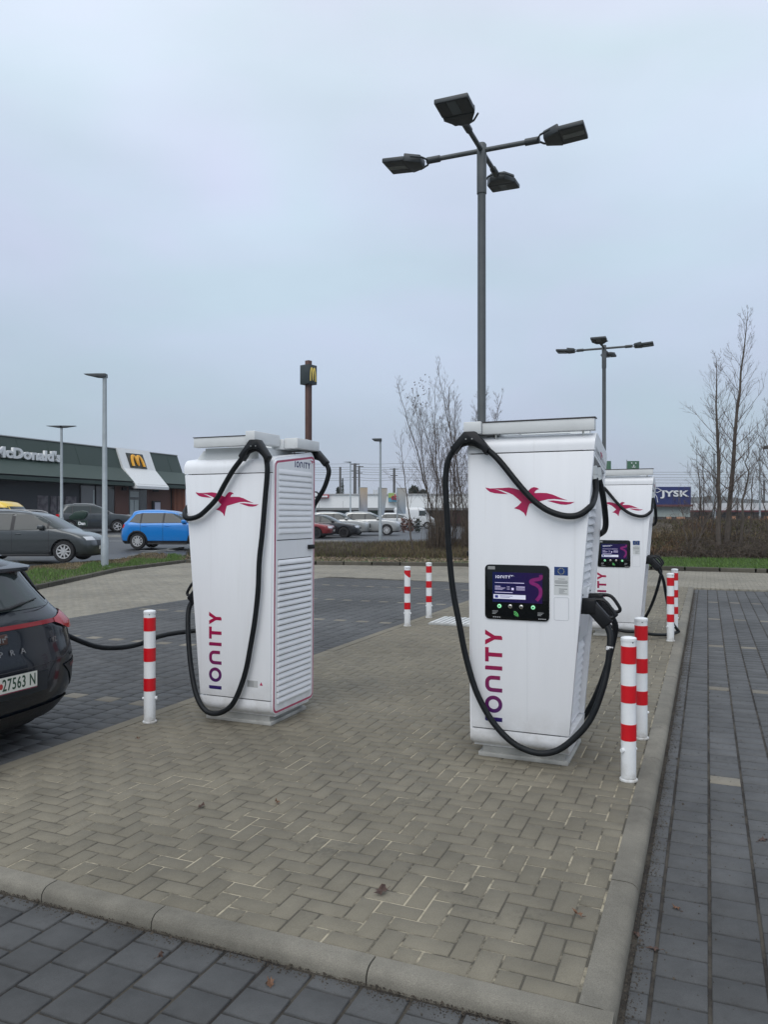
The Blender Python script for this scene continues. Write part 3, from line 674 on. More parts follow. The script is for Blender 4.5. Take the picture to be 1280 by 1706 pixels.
def make_charger(root, front_path, back_path, tail=None):
    def part(mb, name, m, par=root, **k): return mb.build(name, m, par, **k)
    # steel plinth
    m = MB(); m.box(-.385, .245, -.30, .30, 0, .030); part(m, 'plinth', PLINTH, bevel=.004)
    m = MB(); m.box(-.36, .22, -.275, .275, .028, .078); part(m, 'foot', PLINTH, bevel=.004)
    # core behind the panels
    def side_prism(prof, fa, fb, name, mt, **k):
        mm = MB(); n = len(prof)
        vs = [(fa(z), y, z) for y, z in prof] + [(fb(z), y, z) for y, z in prof]
        mm.add(vs, [tuple(range(n)), tuple(range(n, 2 * n))[::-1]] + [(i, (i + 1) % n, (i + 1) % n + n, i + n) for i in range(n)])
        return part(mm, name, mt, **k)
    side_prism([(-.325, .12), (.325, .12), (.325, 2.06), (-.325, 2.15)], lambda z: xD(z) + .004, lambda z: xP(z) - .055, 'cabinet_core', SLATW, smooth=False)
    side_prism([(-.345, .16), (.345, .16), (.345, 2.07), (-.345, 2.16)], lambda z: xD(z) + .012, lambda z: xP(z) - .06, 'seam_gap', DARKGAP, smooth=False)
    side_prism([(-.36, .216), (-.315, .216), (-.315, 2.134), (-.36, 2.136)], xD, xP, 'front_panel', WHITE, bevel=.006)
    side_prism([(.315, .216), (.36, .216), (.36, 2.046), (.315, 2.050)], xD, xP, 'back_panel', WHITE, bevel=.006)
    def arc(cy, cz, r_, a0, a1, n=7): return [(cy + r_ * math.cos(R(a0 + (a1 - a0) * i / n)), cz + r_ * math.sin(R(a0 + (a1 - a0) * i / n))) for i in range(n + 1)]
    cap = [(-.36, 2.143)] + [(p, q) for p, q in arc(-.275, 2.177, .085, 180, 98)] + arc(.275, 2.090, .085, 82, 0) + [(.36, 2.053)]
    side_prism(cap, lambda z: xD(z) - .001, lambda z: xP(z) + .001, 'top_cap', WHITE, sharp=40)
    sk = [(-.36, .209), (-.36, .168), (-.354, .142), (-.340, .118), (-.318, .100), (-.29, .090), (-.285, .075), (.285, .075), (.29, .090), (.318, .100), (.340, .118), (.354, .142), (.36, .168), (.36, .209)]
    side_prism(sk, lambda z: xD(z), lambda z: xP(z), 'lower_skirt', WHITE, sharp=40)
    # D side: door panel with magenta outline and louvres
    def dm(y, z, h): return (xD(z) - h, y, z)
    def dpanel(ins, h0, h1, name, mt, r_=.055):
        y0, y1, z0 = -.345 + ins, .345 - ins, .10 + ins
        pts_ = []
        def ztop(y): return 2.235 - ins - (y + .345) * .125
        for cy, a0, top in ((y1, 0, 1), (y0, 90, 1), (y0, 180, 0), (y1, 270, 0)):
            cyy = cy - r_ if cy > 0 else cy + r_
            czz = (ztop(cyy) - r_) if top else (z0 + r_)
            for k_ in range(7): an = R(a0 + 15 * k_); pts_.append((cyy + r_ * math.cos(an), czz + r_ * math.sin(an)))
        mm = MB(); mm.prism(pts_, h0, h1, dm); return part(mm, name, mt, smooth=False)
    dpanel(0, -.004, .014, 'door_panel', WHITE)
    dpanel(.006, .014, .0150, 'door_outline', MAGD, .052)
    dpanel(.0235, .0150, .0162, 'door_face', WHITE, .040)
    y0, y1 = -.275, .285
    def louvre(z, name, pitch, bulge, mt):
        mm = MB(); zz = z
        prof = [(.03, .0), (.10, bulge * .25), (.5, bulge * .8), (.80, bulge), (.90, bulge * .8), (.94, 0)]
        vs = []
        for q, b_ in prof:
            for y in (y0, y1): vs.append((xD(zz) - .0165 - b_, y, zz - (q * pitch)))
        fs = [(2 * i, 2 * i + 1, 2 * i + 3, 2 * i + 2) for i in range(len(prof) - 1)] + [tuple(range(0, 12, 2)), tuple(range(11, -1, -2))]
        mm.add([(x, y, z_) for x, y, z_ in vs], fs); return part(mm, name, mt, sharp=60)
    z = 2.085
    for i in range(11): louvre(z - i * .0485, 'slat', .0485, .007, SLATW)
    z = 1.345
    for i in range(24): louvre(z - i * .0487, 'slat', .0487, .0135, SLATW)
    gp = MB()
    gp.prism([(y0 - .02, 1.502), (y1 + .02, 1.502), (y1 + .02, 1.509), (y0 - .02, 1.509)], .0163, .0175, dm)
    for i in range(24): zz = 1.345 - i * .0487; gp.prism([(y0 - .004, zz - .004), (y1 + .004, zz - .004), (y1 + .004, zz + .0045), (y0 - .004, zz + .0045)], .0163, .0170, dm)  # dark strips paint the shadow line above each slat
    part(gp, 'seam_and_slat_shade', DARKGAP, smooth=False)
    m = MB(); m.prism(rrect(-.315, -.215, 1.415, 1.452, .008), .0162, .038, dm); part(m, 'door_handle', PLAST, bevel=.003)
    m = MB(); ionity(m, lambda a_, b_, hh: (xD(b_) - hh, a_ * -1, b_), .001, .052, -.02, 2.112, vertical=False, h=.0163); 
    hdr = part(m, 'door_lettering', TEXTH, smooth=False)
    m = MB()
    for P in bird_polys(0, 0, .085): m.prism(P, .0163, .0173, lambda a_, b_, hh: (xD(2.17) - hh, -(a_ + .292), b_ + 2.172))
    part(m, 'door_bird_logo', MAG, smooth=False)
    # P side: header, recess, louvres, holsters
    def pm(y, z, h): return (xP(z) - .055 + h, y, z)
    m = MB(); m.prism([(-.314, 2.105), (.314, 2.02), (.314, 2.062), (-.314, 2.150)], .0, .054, pm); part(m, 'header', WHITE, smooth=False)
    m = MB(); m.prism([(-.30, 2.128), (.30, 2.046), (.30, 2.088), (-.30, 2.17)], .054, .056, pm); part(m, 'header_face', WHITE, smooth=False)
    m = MB()
    for P in bird_polys(0, 0, .16): m.prism(P, .0555, .0572, lambda a_, b_, hh: pm(a_ + .02, b_ + 2.125, hh))
    part(m, 'header_bird_logo', MAG, smooth=False)
    for zz in (2.045, 2.015):
        m = MB(); m.prism([(-.20, zz), (-.05, zz - .01), (-.05, zz + .004), (-.20, zz + .014)], 0, .002, pm); part(m, 'vent_slot', DARKGAP, smooth=False)
    for yy in (-.14, .06):
        m = MB(); m.tube([(xP(2.0) - .03, yy, 2.045), (xP(2.0) - .022, yy, 1.985)], .034, 16); m.tube([(xP(2.0) - .022, yy, 1.985), (xP(2.0) - .016, yy, 1.955)], .028, 8); part(m, 'cable_gland', STEEL)
    def ploo(z_, n_):
        for i in range(n_):
            zz = z_ - i * .056; mm = MB()
            prof = [(.03, 0), (.15, .004), (.6, .014), (.86, .017), (.95, 0)]
            vs = []
            for q, b_ in prof:
                for y in (-.30, .30): vs.append((xP(zz) - .055 + b_, y, zz - q * .056))
            fs = [(2 * j, 2 * j + 1, 2 * j + 3, 2 * j + 2) for j in range(4)] + [tuple(range(0, 10, 2)), tuple(range(9, -1, -2))]
            mm.add(vs, fs); part(mm, 'slat', SLATW, sharp=60)
    ploo(1.80, 10); ploo(.78, 10)
    m = MB(); m.prism([(-.313, .82), (.313, .82), (.313, 1.20), (-.313, 1.20)], -.002, .030, pm); part(m, 'holster_fairing', WHITE, bevel=.006)
    m = MB(); m.prism(rrect(-.285, -.225, .76, .955, .02), .028, .045, pm); part(m, 'latch', PLAST, bevel=.004)
    for yy in (-.20, .16):
        m = MB(); m.prism(rrect(yy - .055, yy + .055, 1.01, 1.18, .03), .030, .037, pm); part(m, 'holster_plate', WHITE, bevel=.002)
        for zz in (1.155, 1.035):
            m = MB(); c = Vector(pm(yy + .03, zz, .037)); m.tube([c, c + Vector((.004, 0, 0))], .006, 8); part(m, 'screw', PLAST)
    # screen unit on the front
    def fm(x, z, h): return (x, -.36 - h, z)
    m = MB(); m.prism(rrect(-.317, .131, .985, 1.364, .03), 0, .010, fm); part(m, 'screen_bezel', GLOSSB, bevel=.002)
    scr = MB(); scr.prism([(-.262, 1.105), (.085, 1.105), (.085, 1.312), (-.262, 1.312)], .010, .0112, fm)
    scr = part(scr, 'display', gradient_mat('display_blue' , -.26, .10, (.004, .007, .048), (.014, .004, .042), 'X', emit=.5, rough=.1) if 'dblue' not in MATS else MATS['dblue'], smooth=False)
    MATS['dblue'] = scr.data.materials[0]
    m = MB(); sw = [(-.02, 1.312), (.02, 1.285), (.075, 1.30), (.07, 1.275), (.015, 1.262), (.01, 1.245), (.05, 1.228), (.072, 1.20), (.070, 1.16), (.045, 1.125)]
    sp_ = [Vector((x, z_, 0)) for x, z_ in sw[2:]]; sp_ = [(v.x, v.y) for v in catmull(sp_, 5)]
    ribbon(m, sp_, .024, .0112, .0122, fm)
    part(m, 'display_swoosh', mat('swoosh', (.07, .008, .06), .2, emit=(.16, .012, .10), estr=.7, var=.6, vscale=30), scr, smooth=False)
    m = MB(); ionity(m, fm, .0008, .020, -.240, 1.270, vertical=False, h=.0112)
    for P in bird_polys(-.125, 1.288, .034): m.prism(P, .0112, .012, fm)
    UIW = mat('display_text', (.5, .5, .6), .3, emit=(.7, .72, .85), estr=.4)
    part(m, 'display_lettering', UIW, scr, smooth=False)
    m = MB()
    def bar(x0, x1, z_, h_=.003): m.prism([(x0, z_), (x1, z_), (x1, z_ + h_), (x0, z_ + h_)], .0112, .0119, fm)
    bar(-.245, -.12, 1.238); bar(-.118, -.04, 1.238, .004)
    bar(-.245, -.205, 1.212, .004)
    for i in range(3): bar(-.245, -.17 - .01 * i, 1.203 - i * .006, .002); bar(-.16, -.14, 1.212 - i * .009, .002); bar(-.095, -.035, 1.203 - i * .006, .002)
    bar(-.095, -.035, 1.211, .005); bar(-.245, -.12, 1.171, .004)
    m.prism([(-.128, 1.190), (-.112, 1.190), (-.112, 1.206), (-.128, 1.206)], .0112, .0119, fm)
    part(m, 'display_text_lines', mat('display_text_dim', (.5, .45, .65), .3, emit=(.55, .5, .75), estr=.5), scr, smooth=False)
    m = MB(); m.prism([(-.255, 1.128), (-.030, 1.128), (-.030, 1.158), (-.255, 1.158)], .0112, .0120, fm); part(m, 'display_banner', UIW, scr, smooth=False)
    m = MB(); m.prism([(-.245, 1.134), (-.222, 1.134), (-.222, 1.152), (-.245, 1.152)], .0120, .0126, fm); m.prism([(-.21, 1.147), (-.12, 1.147), (-.12, 1.150), (-.21, 1.150)], .0120, .0126, fm); m.prism([(-.21, 1.138), (-.14, 1.138), (-.14, 1.141), (-.21, 1.141)], .0120, .0126, fm)
    part(m, 'banner_print', mat('display_navy', (.02, .03, .25), .3), scr, smooth=False)
    for i, x in enumerate((-.213, -.137, -.060, .022)):
        m = MB(); Mx = Matrix.Translation((x, -.370, 1.077)) @ Matrix.Rotation(R(90), 4, 'X')
        m.lathe([(.014, 0), (.014, .004), (.011, .006)], 20, Mx)
        b_ = part(m, 'button', mat('button_lit', (.25, .5, .33), .3, emit=(.25, .8, .4), estr=.7) if i in (0, 3) else STEEL)
        m = MB(); m.lathe([(.006, .006), (.006, .0075)], 12, Mx); part(m, 'button_symbol', mat('button_mark', (.02, .07, .035), .4) if i in (0, 3) else DARKGAP, b_)
    m = MB()
    for r_ in (.012, .021, .030): ribbon(m, [(-.112 + r_ * math.cos(R(q)), 1.014 + r_ * math.sin(R(q))) for q in range(-8, 89, 12)], .0032, .010, .011, fm)
    part(m, 'contactless_symbol', mat('green_lit', (.1, .45, .12), .3, emit=(.2, .8, .25), estr=.4), smooth=False)
    for xx in (-.298, .018):
        m = MB()
        for i in range(3): m.prism([(xx + .034, 1.040 - i * .009), (xx + .075 - .008 * i, 1.040 - i * .009), (xx + .075 - .008 * i, 1.043 - i * .009), (xx + .034, 1.043 - i * .009)], .010, .0106, fm)
        for i in range(4): m.prism([(xx + .04 + i * .014, .997), (xx + .049 + i * .014, .997), (xx + .049 + i * .014, 1.003), (xx + .04 + i * .014, 1.003)], .010, .0106, fm)
        part(m, 'notice', mat('grey_print', (.42, .43, .44), .5), smooth=False)
    m = MB(); m.prism([(-.296, 1.330), (-.245, 1.330), (-.245, 1.352), (-.296, 1.352)], .010, .0106, fm); part(m, 'rating_label', mat('grey_label', (.28, .29, .29), .5), smooth=False)
    # flag and notice sticker
    m = MB(); m.prism([(.163, 1.300), (.255, 1.300), (.255, 1.358), (.163, 1.358)], 0, .0010, fm); fl = part(m, 'flag_sticker', mat('flag_blue', (.012, .045, .17), .4), smooth=False)
    m = MB()
    for i in range(12):
        c0, c1 = .209 + .020 * math.cos(i * math.pi / 6), 1.329 + .020 * math.sin(i * math.pi / 6)
        m.prism([(c0 + (.0042 if k % 2 == 0 else .0018) * math.sin(k * math.pi / 5), c1 + (.0042 if k % 2 == 0 else .0018) * math.cos(k * math.pi / 5)) for k in range(10)], .0010, .0016, fm)
    part(m, 'star', mat('flag_star', (.55, .52, .25), .4), fl, smooth=False)
    m = MB(); m.prism([(.161, 1.168), (.259, 1.168), (.259, 1.296), (.161, 1.296)], 0, .0008, fm); stk = part(m, 'notice_sticker', mat('sticker_paper', (.60, .62, .62), .6), smooth=False)
    m = MB()
    for (a0, a1, zz, hh) in ((.19, .235, 1.275, .003), (.168, .252, 1.262, .003), (.165, .255, 1.254, .003), (.172, .25, 1.246, .003), (.167, .254, 1.229, .004), (.195, .25, 1.207, .004), (.195, .23, 1.198, .002), (.195, .235, 1.191, .002), (.195, .225, 1.184, .002), (.195, .25, 1.177, .002)):
        m.prism([(a0, zz), (a1, zz), (a1, zz + hh), (a0, zz + hh)], .0008, .0013, fm)
    part(m, 'sticker_print', mat('sticker_ink', (.12, .13, .14), .6), stk, smooth=False)
    m = MB(); pr = rrect(.163, .259, .998, 1.152, .01); ribbon(m, pr, .0025, 0, .0012, fm, closed=True); part(m, 'reader_outline', mat('pale_line', (.48, .5, .53), .5), smooth=False)
    m = MB(); m.prism([(-.022, .29), (-.0205, .29), (-.0205, .975), (-.022, .975)], 0, .0004, fm); part(m, 'panel_seam', mat('pale_seam', (.55, .57, .6), .5), smooth=False)
    # logos on both faces
    def bm_(x, z, h): return (-x, .36 + h, z)
    for face, nm in ((fm, 'front'), (bm_, 'back')):
        m = MB()
        for P in bird_polys(-.01 if nm == 'front' else 0, 1.80, .615): m.prism(P, 0, .0012, face)
        part(m, 'bird_logo', MAG, smooth=False)
        m = MB(); ox = -.257 if nm == 'front' else -.110
        ionity(m, face, .0012, .1225, ox, .270); part(m, 'lettering', TEXTG, smooth=False)
    m = MB(); m.prism([(.20, .315), (.30, .315), (.30, .37), (.20, .37)], 0, .001, bm_); pl_ = part(m, 'rating_plate', GREYP, smooth=False)
    m = MB()
    for i in range(5): m.prism([(.205, .322 + i * .009), (.262, .322 + i * .009), (.262, .325 + i * .009), (.205, .325 + i * .009)], .001, .0014, bm_)
    part(m, 'plate_print', mat('sticker_ink', (.12, .13, .14)), pl_, smooth=False)
    m = MB(); m.prism([(.318, .335), (.346, .335), (.332, .362)], 0, .001, bm_); part(m, 'warning_triangle', MAG, smooth=False)
    # trays on the roof
    m = MB(); m.box(-.335, .43, -.375, -.30, 2.272, 2.352); part(m, 'roof_tray', TRAYW, bevel=.004)
    m = MB(); m.box(-.335, .437, -.380, -.29, 2.353, 2.360); part(m, 'tray_lid', mat('lid_dark', (.05, .045, .045), .5))
    m = MB(); m.box(-.465, -.338, -.40, .0, 2.274, 2.362); part(m, 'cable_arm', TRAYW, bevel=.006)
    m = MB(); m.box(-.22, .305, .315, .39, 2.272, 2.350); part(m, 'roof_tray', TRAYW, bevel=.004)
    m = MB(); m.box(-.222, .310, .31, .395, 2.351, 2.356); part(m, 'tray_lid', MATS['lid_dark'])
    m = MB(); m.box(-.31, -.222, .02, .425, 2.290, 2.385); part(m, 'cable_arm', TRAYW, bevel=.006)
    m = MB(); m.box(-.338, -.222, -.30, .018, 2.268, 2.352); part(m, 'tray_joint', TRAYW, bevel=.005)
    m = MB(); m.box(-.27, .255, -.26, .30, 2.13, 2.271); part(m, 'tray_support', TRAYW, bevel=.008)
    for yy in (.10, -.22):
        m = MB(); m.prism([(.256, 2.14), (.36, 2.14), (.36, 2.19), (.30, 2.255), (.256, 2.255)], yy, yy + .16, lambda a_, b_, hh: (a_, hh, b_)); part(m, 'tray_bracket', TRAYW, bevel=.004)
    for x in (-.25, .35):
        m = MB(); m.tube([(x, -.33, 2.24), (x, -.33, 2.275)], .007, 8); part(m, 'tray_bolt', STEEL)
    # cable saddles
    def saddle(pa, pb, apex, yy):
        m = MB(); pa, pb, apex = Vector(pa), Vector(pb), Vector(apex)
        P = [(pa.x - .020, pa.z - .060), (pa.x - .048, pa.z - .012), (apex.x - .040, apex.z + .062), (apex.x + .040, apex.z + .062), (pb.x + .048, pb.z - .012), (pb.x + .020, pb.z - .060)]
        P += [(apex.x + (pb.x - apex.x) * .55, apex.z - .022), (apex.x, apex.z - .008), (apex.x + (pa.x - apex.x) * .55, apex.z - .022)]
        m.prism(P, yy - .038, yy + .038, lambda a_, b_, hh: (a_, hh, b_)); s_ = part(m, 'cable_saddle', PLAST, bevel=.008)
        for q in (-.022, .022):
            m = MB(); m.box(apex.x + q - .004, apex.x + q + .004, yy - .0405 if yy < 0 else yy + .038, yy - .038 if yy < 0 else yy + .0405, apex.z + .005, apex.z + .013); part(m, 'screw', STEEL, s_)
    saddle((-.50, 0, 2.195), (-.315, 0, 2.180), (-.41, 0, 2.228), -.41)
    saddle((-.40, 0, 2.185), (-.215, 0, 2.200), (-.312, 0, 2.250), .41)
    # cables
    m = MB(); m.tube(front_path, .0215, 12, smooth=5); part(m, 'cable', CABLE)
    m = MB(); m.tube(back_path, .0215, 12, smooth=5); part(m, 'cable', CABLE)
    for i, (yy, rot) in enumerate(((-.20, 0), (.16, 0))):
        if i == 0 and tail: continue
        x0 = xP(1.08) - .03
        m = MB(); M0 = Matrix.Translation((x0, yy, 1.085))
        m.box(0, .115, -.036, .036, -.055, .052, M0)
        o = part(m, 'connector', PLAST, bevel=.012, seg=3)
        m = MB(); M1 = Matrix.Translation((x0 + .085, yy, 1.085)) @ Matrix.Rotation(R(48), 4, 'Y'); m.box(-.01, .165, -.031, .031, -.048, .040, M1); part(m, 'connector_grip', PLAST, o, bevel=.012, seg=3)
        m = MB(); hx = [(.02, .040), (.12, .045), (.175, .032), (.225, -.035), (.232, -.062), (.215, -.075), (.17, -.070), (.135, -.045)]
        m.tube([(x0 + a_, yy + .004, 1.085 + b_) for a_, b_ in hx], .0125, 8, smooth=4); part(m, 'connector_handle', PLAST, o)
    # cable tag
    return root

front = [(0.405, -0.14, 1.96), (0.412, -0.17, 1.88), (0.411, -0.26, 1.81), (0.395, -0.36, 1.757), (0.33, -0.40, 1.708), (0.247, -0.41, 1.701), (0.143, -0.41, 1.732), (0.051, -0.41, 1.791), (-0.031, -0.41, 1.872), (-0.111, -0.41, 1.968), (-0.194, -0.41, 2.071), (-0.263, -0.41, 2.141), (-0.334, -0.41, 2.184), (-0.411, -0.41, 2.216), (-0.505, -0.41, 2.189), (-0.57, -0.41, 2.103), (-0.592, -0.41, 1.977), (-0.589, -0.41, 1.838), (-0.58, -0.41, 1.684), (-0.57, -0.41, 1.489), (-0.541, -0.41, 1.196), (-0.49, -0.41, 0.936), (-0.447, -0.41, 0.73), (-0.383, -0.41, 0.515), (-0.305, -0.41, 0.357), (-0.207, -0.41, 0.23), (-0.084, -0.41, 0.136), (0.063, -0.41, 0.099), (0.194, -0.40, 0.132), (0.32, -0.38, 0.24)]
front_end = [(0.406, -0.35, 0.359), (0.465, -0.32, 0.516), (0.499, -0.28, 0.667), (0.515, -0.25, 0.822), (0.510, -0.22, 0.91), (0.475, -0.20, 0.98)]
back_top = [(0.405, 0.06, 1.96), (0.425, 0.08, 1.87), (0.436, 0.14, 1.74), (0.427, 0.25, 1.62), (0.373, 0.38, 1.565), (.25, .41, 1.52), (.10, .41, 1.62), (-.05, .41, 1.85), (-.18, .41, 2.12)]
back_top_l = [(0.405, 0.06, 1.96), (0.43, 0.10, 1.89), (0.445, 0.22, 1.82), (0.43, 0.33, 1.75), (0.385, 0.40, 1.70), (0.334, 0.41, 1.68), (0.235, 0.41, 1.703), (0.137, 0.41, 1.774), (0.055, 0.41, 1.852), (-0.014, 0.41, 1.956), (-0.095, 0.41, 2.07), (-0.176, 0.41, 2.16)]
back_mid = [(-0.216, 0.41, 2.203), (-0.315, 0.41, 2.240), (-0.395, 0.41, 2.185), (-0.417, 0.41, 2.11), (-0.417, 0.41, 2.016), (-0.399, 0.41, 1.839), (-0.373, 0.41, 1.568), (-0.345, 0.41, 1.345), (-0.334, 0.41, 1.119), (-0.306, 0.41, 0.883), (-0.267, 0.41, 0.676), (-0.216, 0.41, 0.448), (-0.136, 0.41, 0.247), (-0.055, 0.41, 0.138), (0.068, 0.41, 0.082), (0.178, 0.41, 0.102), (0.275, 0.39, 0.21), (0.362, 0.34, 0.39), (0.435, 0.28, 0.597), (0.49, 0.22, 0.807), (0.505, 0.18, 0.91), (0.475, 0.16, 0.98)]
CG = 'white charging stations on the paved island'
OR_, OL_, OB_ = (1.142, 5.634, 0), (-1.158, 6.698, 0), (3.456, 11.17, 0)
c1 = thing('charging_station', 'nearest white charging station, screen side towards the viewer, both plugs holstered', 'charging station', OR_, YAW, CG)
make_charger(c1, front + front_end, back_top + back_mid)
m = MB(); m.tube([(.5115, -.252, .80), (.5145, -.249, .825)], .0232, 12); m.build('cable_tag', BWHITE, c1)
c2 = thing('charging_station', 'far white charging station behind the nearest one, a cable trailing on the paving', 'charging station', OB_, YAW, CG)
make_charger(c2, front[:-2] + [(.25, -.41, .10), (.42, -.36, .07), (.60, -.10, .04), (.70, .28, .024), (.735, .40, .024), (.72, .33, .06), (.66, .12, .20), (.60, -.04, .50), (.55, -.16, .82), (.475, -.20, .98)], back_top + back_mid)
c3 = thing('charging_station', 'white charging station with louvred side, its cable leading to the black car', 'charging station', OL_, YAW + math.pi, CG)
def to_loc(X, Y, Z): dx, dy = X - OL_[0], Y - OL_[1]; return (-CU * dx + SU * dy, -SU * dx - CU * dy, Z)
carpath = [to_loc(X, Y, Z) for X, Y, Z in [(-2.02, 7.2, .60), (-2.24, 6.95, .54), (-2.45, 6.72, .56), (-2.62, 6.50, .68), (-2.74, 6.36, .80), (-2.84, 6.28, .87)]]
lfront = [(0.405, -0.14, 1.96), (0.412, -0.17, 1.88), (0.41, -0.28, 1.76), (0.37, -0.40, 1.70), (0.247, -0.41, 1.68), (0.143, -0.41, 1.70), (0.0, -0.41, 1.80), (-.14, -.41, 1.99), (-.26, -.41, 2.14), (-0.334, -0.41, 2.19), (-0.411, -0.41, 2.226), (-.50, -.42, 2.19), (-0.546, -0.42, 2.116), (-0.539, -0.42, 2.047), (-0.499, -0.42, 1.946), (-0.443, -0.42, 1.861), (-0.38, -0.42, 1.75), (-.28, -.43, 1.45), (-.12, -.44, 1.05), (.08, -.45, .82), (.30, -.46, .72), (.52, -.47, .655)] + carpath
make_charger(c3, lfront, back_top_l + back_mid, tail=True)

# covered base of a missing station
t = thing('base_cover', 'pale ribbed cover plate lying on the island between the far bollards', 'cover plate', st(11.86, 3.62, 0), YAW)
m = MB(); m.box(-.42, .36, -.40, .40, 0, .03); m.build('plate', mat('cover_grey', (.40, .41, .40), .6, var=.15), t, bevel=.004)
for i in range(9): m = MB(); m.box(-.40 + i * .083, -.345 + i * .083, -.38, .38, .03, .042); m.build('rib', mat('cover_white', (.55, .56, .55), .6, var=.1), t, bevel=.003)

# ------------------------------------------------------------------ bollards
def bollard(s, t, label, z=0, yaw=0):
    r0 = thing('bollard', label, 'bollard', st(s, t, z), yaw, 'red and white bollards on the island')
    return r0
bl = [(5.207, .467, 'nearest red and white bollard, beside the kerb in front of the nearest charging station', 0),
      (6.229, .467, 'red and white bollard directly behind the nearest bollard by the kerb', 0),
      (11.235, .461, 'red and white bollard in front of its twin beside the far charging station', 0),
      (12.195, .442, 'farthest red and white bollard by the kerb, mostly hidden behind its twin', 0),
      (5.152, 4.253, 'red and white bollard standing between the black car and the louvred charging station', 0),
      (11.197, 4.287, 'red and white bollard with a damaged top stripe beyond the louvred charging station', 0),
      (12.264, 4.308, 'farthest red and white bollard on the bay side, in front of the bare shrubs', 0)]
r = .0485
for i, (s_, t_, lab, _) in enumerate(bl):
    root = bollard(s_, t_, lab, 0, random.uniform(-.3, .3))
    m = MB(); m.lathe([(.050, 0), (.057, .0), (.0585, .006), (.056, .013), (.049, .017)], 28); m.build('base_ring', BWHITE, root)
    m = MB(); m.lathe([(r - .001, .02), (r - .001, .895), (r - .001, .90)], 32); m.build('post', BWHITE, root)
    m = MB(); m.lathe([(r + .001, .897), (r + .002, .902), (r + .001, .917), (r - .003, .921), (.025, .926), (.0, .928)], 32); m.build('cap', BWHITE, root)
    for z0, z1 in ((.755, .865), (.505, .615), (.262, .367)):
        if i == 5 and z0 > .7:
            m = MB(); n = 32; vs = []; a0, a1 = math.pi * 1.0, math.pi * 2.05
            for k in range(17):
                an = a0 + (a1 - a0) * k / 16; zz = z1 - (z1 - z0) * min(1, .25 + k / 14)
                vs += [((r + .0008) * math.cos(an), (r + .0008) * math.sin(an), z1), ((r + .0008) * math.cos(an), (r + .0008) * math.sin(an), zz)]
            m.add(vs, [(2 * k, 2 * k + 1, 2 * k + 3, 2 * k + 2) for k in range(16)]); m.build('red_stripe', BRED, root); continue
        m = MB(); m.lathe([(r - .002, z0), (r + .0006, z0), (r + .0006, z1), (r - .002, z1)], 32); m.build('red_stripe', BRED, root)
    sg = 1 if i in (4, 5, 6) else -1
    m = MB(); m.tube([(0, 0, .20), (sg * .060, -.012, .20)], .014, 10); m.build('lock', BWHITE, root)
    m = MB(); m.tube([(-.058 * sg, 0, .20), (0, 0, .20)], .009, 8); m.build('lock_pin', BWHITE, root)
    m = MB(); m.tube([(0, -r - .001, .893), (0, -r + .01, .893)], .004, 8); m.build('screw_hole', DARKGAP, root)

# ------------------------------------------------------------------ lamps
def four_lamp(X, Y, h, label):
    root = thing('lamp_mast', label, 'lamp post', (X, Y, 0), YAW, 'masts with four floodlights')
    m = MB(); m.lathe([(.075, 0), (.075, 1.2), (.055, 1.25), (.052, h - .55)], 20); m.build('pole', LAMPG, root)
    m = MB(); m.lathe([(.062, h - .55), (.062, h + .07), (.05, h + .09), (0, h + .095)], 20); m.build('pole_head', LAMPG, root)
    for k in range(4):
        Mk = Matrix.Rotation(math.pi / 2 * k, 4, 'Z') @ Matrix.Translation((0, 0, h))
        m = MB(); m.tube([Mk @ Vector((.02, 0, 0)), Mk @ Vector((.62, 0, 0))], .030, 12); arm = m.build('arm', LAMPG, root)
        m = MB(); m.tube([Mk @ Vector((.56, 0, 0)), Mk @ Vector((.74, 0, .0))], .043, 12); m.build('arm_sleeve', LAMPD, arm)
        Mh = Mk @ Matrix.Translation((.74, 0, 0)) @ Matrix.Rotation(R(-4), 4, 'Y')
        m = MB()
        prof = [(.10, -.13, .13), (.20, -.185, .185)]
        m.prism([(.06, -.10), (.24, -.19), (.26, -.19), (.26, .19), (.24, .19), (.06, .10)], -.055, .05, lambda a_, b_, hh: Mh @ Vector((a_, b_, hh)))
        hd = m.build('floodlight', LAMPD, root, bevel=.012)
        m = MB(); m.prism([(.255, -.20), (.56, -.20), (.56, .20), (.255, .20)], -.045, .012, lambda a_, b_, hh: Mh @ Vector((a_, b_, hh))); m.build('lamp_housing', LAMPD, hd, bevel=.012)
        for q in range(3):
            m = MB(); y0_ = -.18 + q * .123; m.prism([(.285, y0_), (.54, y0_), (.54, y0_ + .113), (.285, y0_ + .113)], -.049, -.044, lambda a_, b_, hh: Mh @ Vector((a_, b_, hh))); m.build('lens', LAMPL if q == 1 else LAMPD, hd)
        for sgn in (-1, 1):
            m = MB(); m.tube([Mh @ Vector((-.02, sgn * .03, 0)), Mh @ Vector((.03, sgn * .12, 0)), Mh @ Vector((.16, sgn * .205, -.01))], .013, 6); m.build('bracket', LAMPD, hd)
    return root
four_lamp(1.247, 9.87, 6.36, 'tall grey mast with four floodlights rising behind the nearest charging station')
four_lamp(6.12, 21.5, 6.36, 'distant grey mast with four floodlights behind the far charging station')
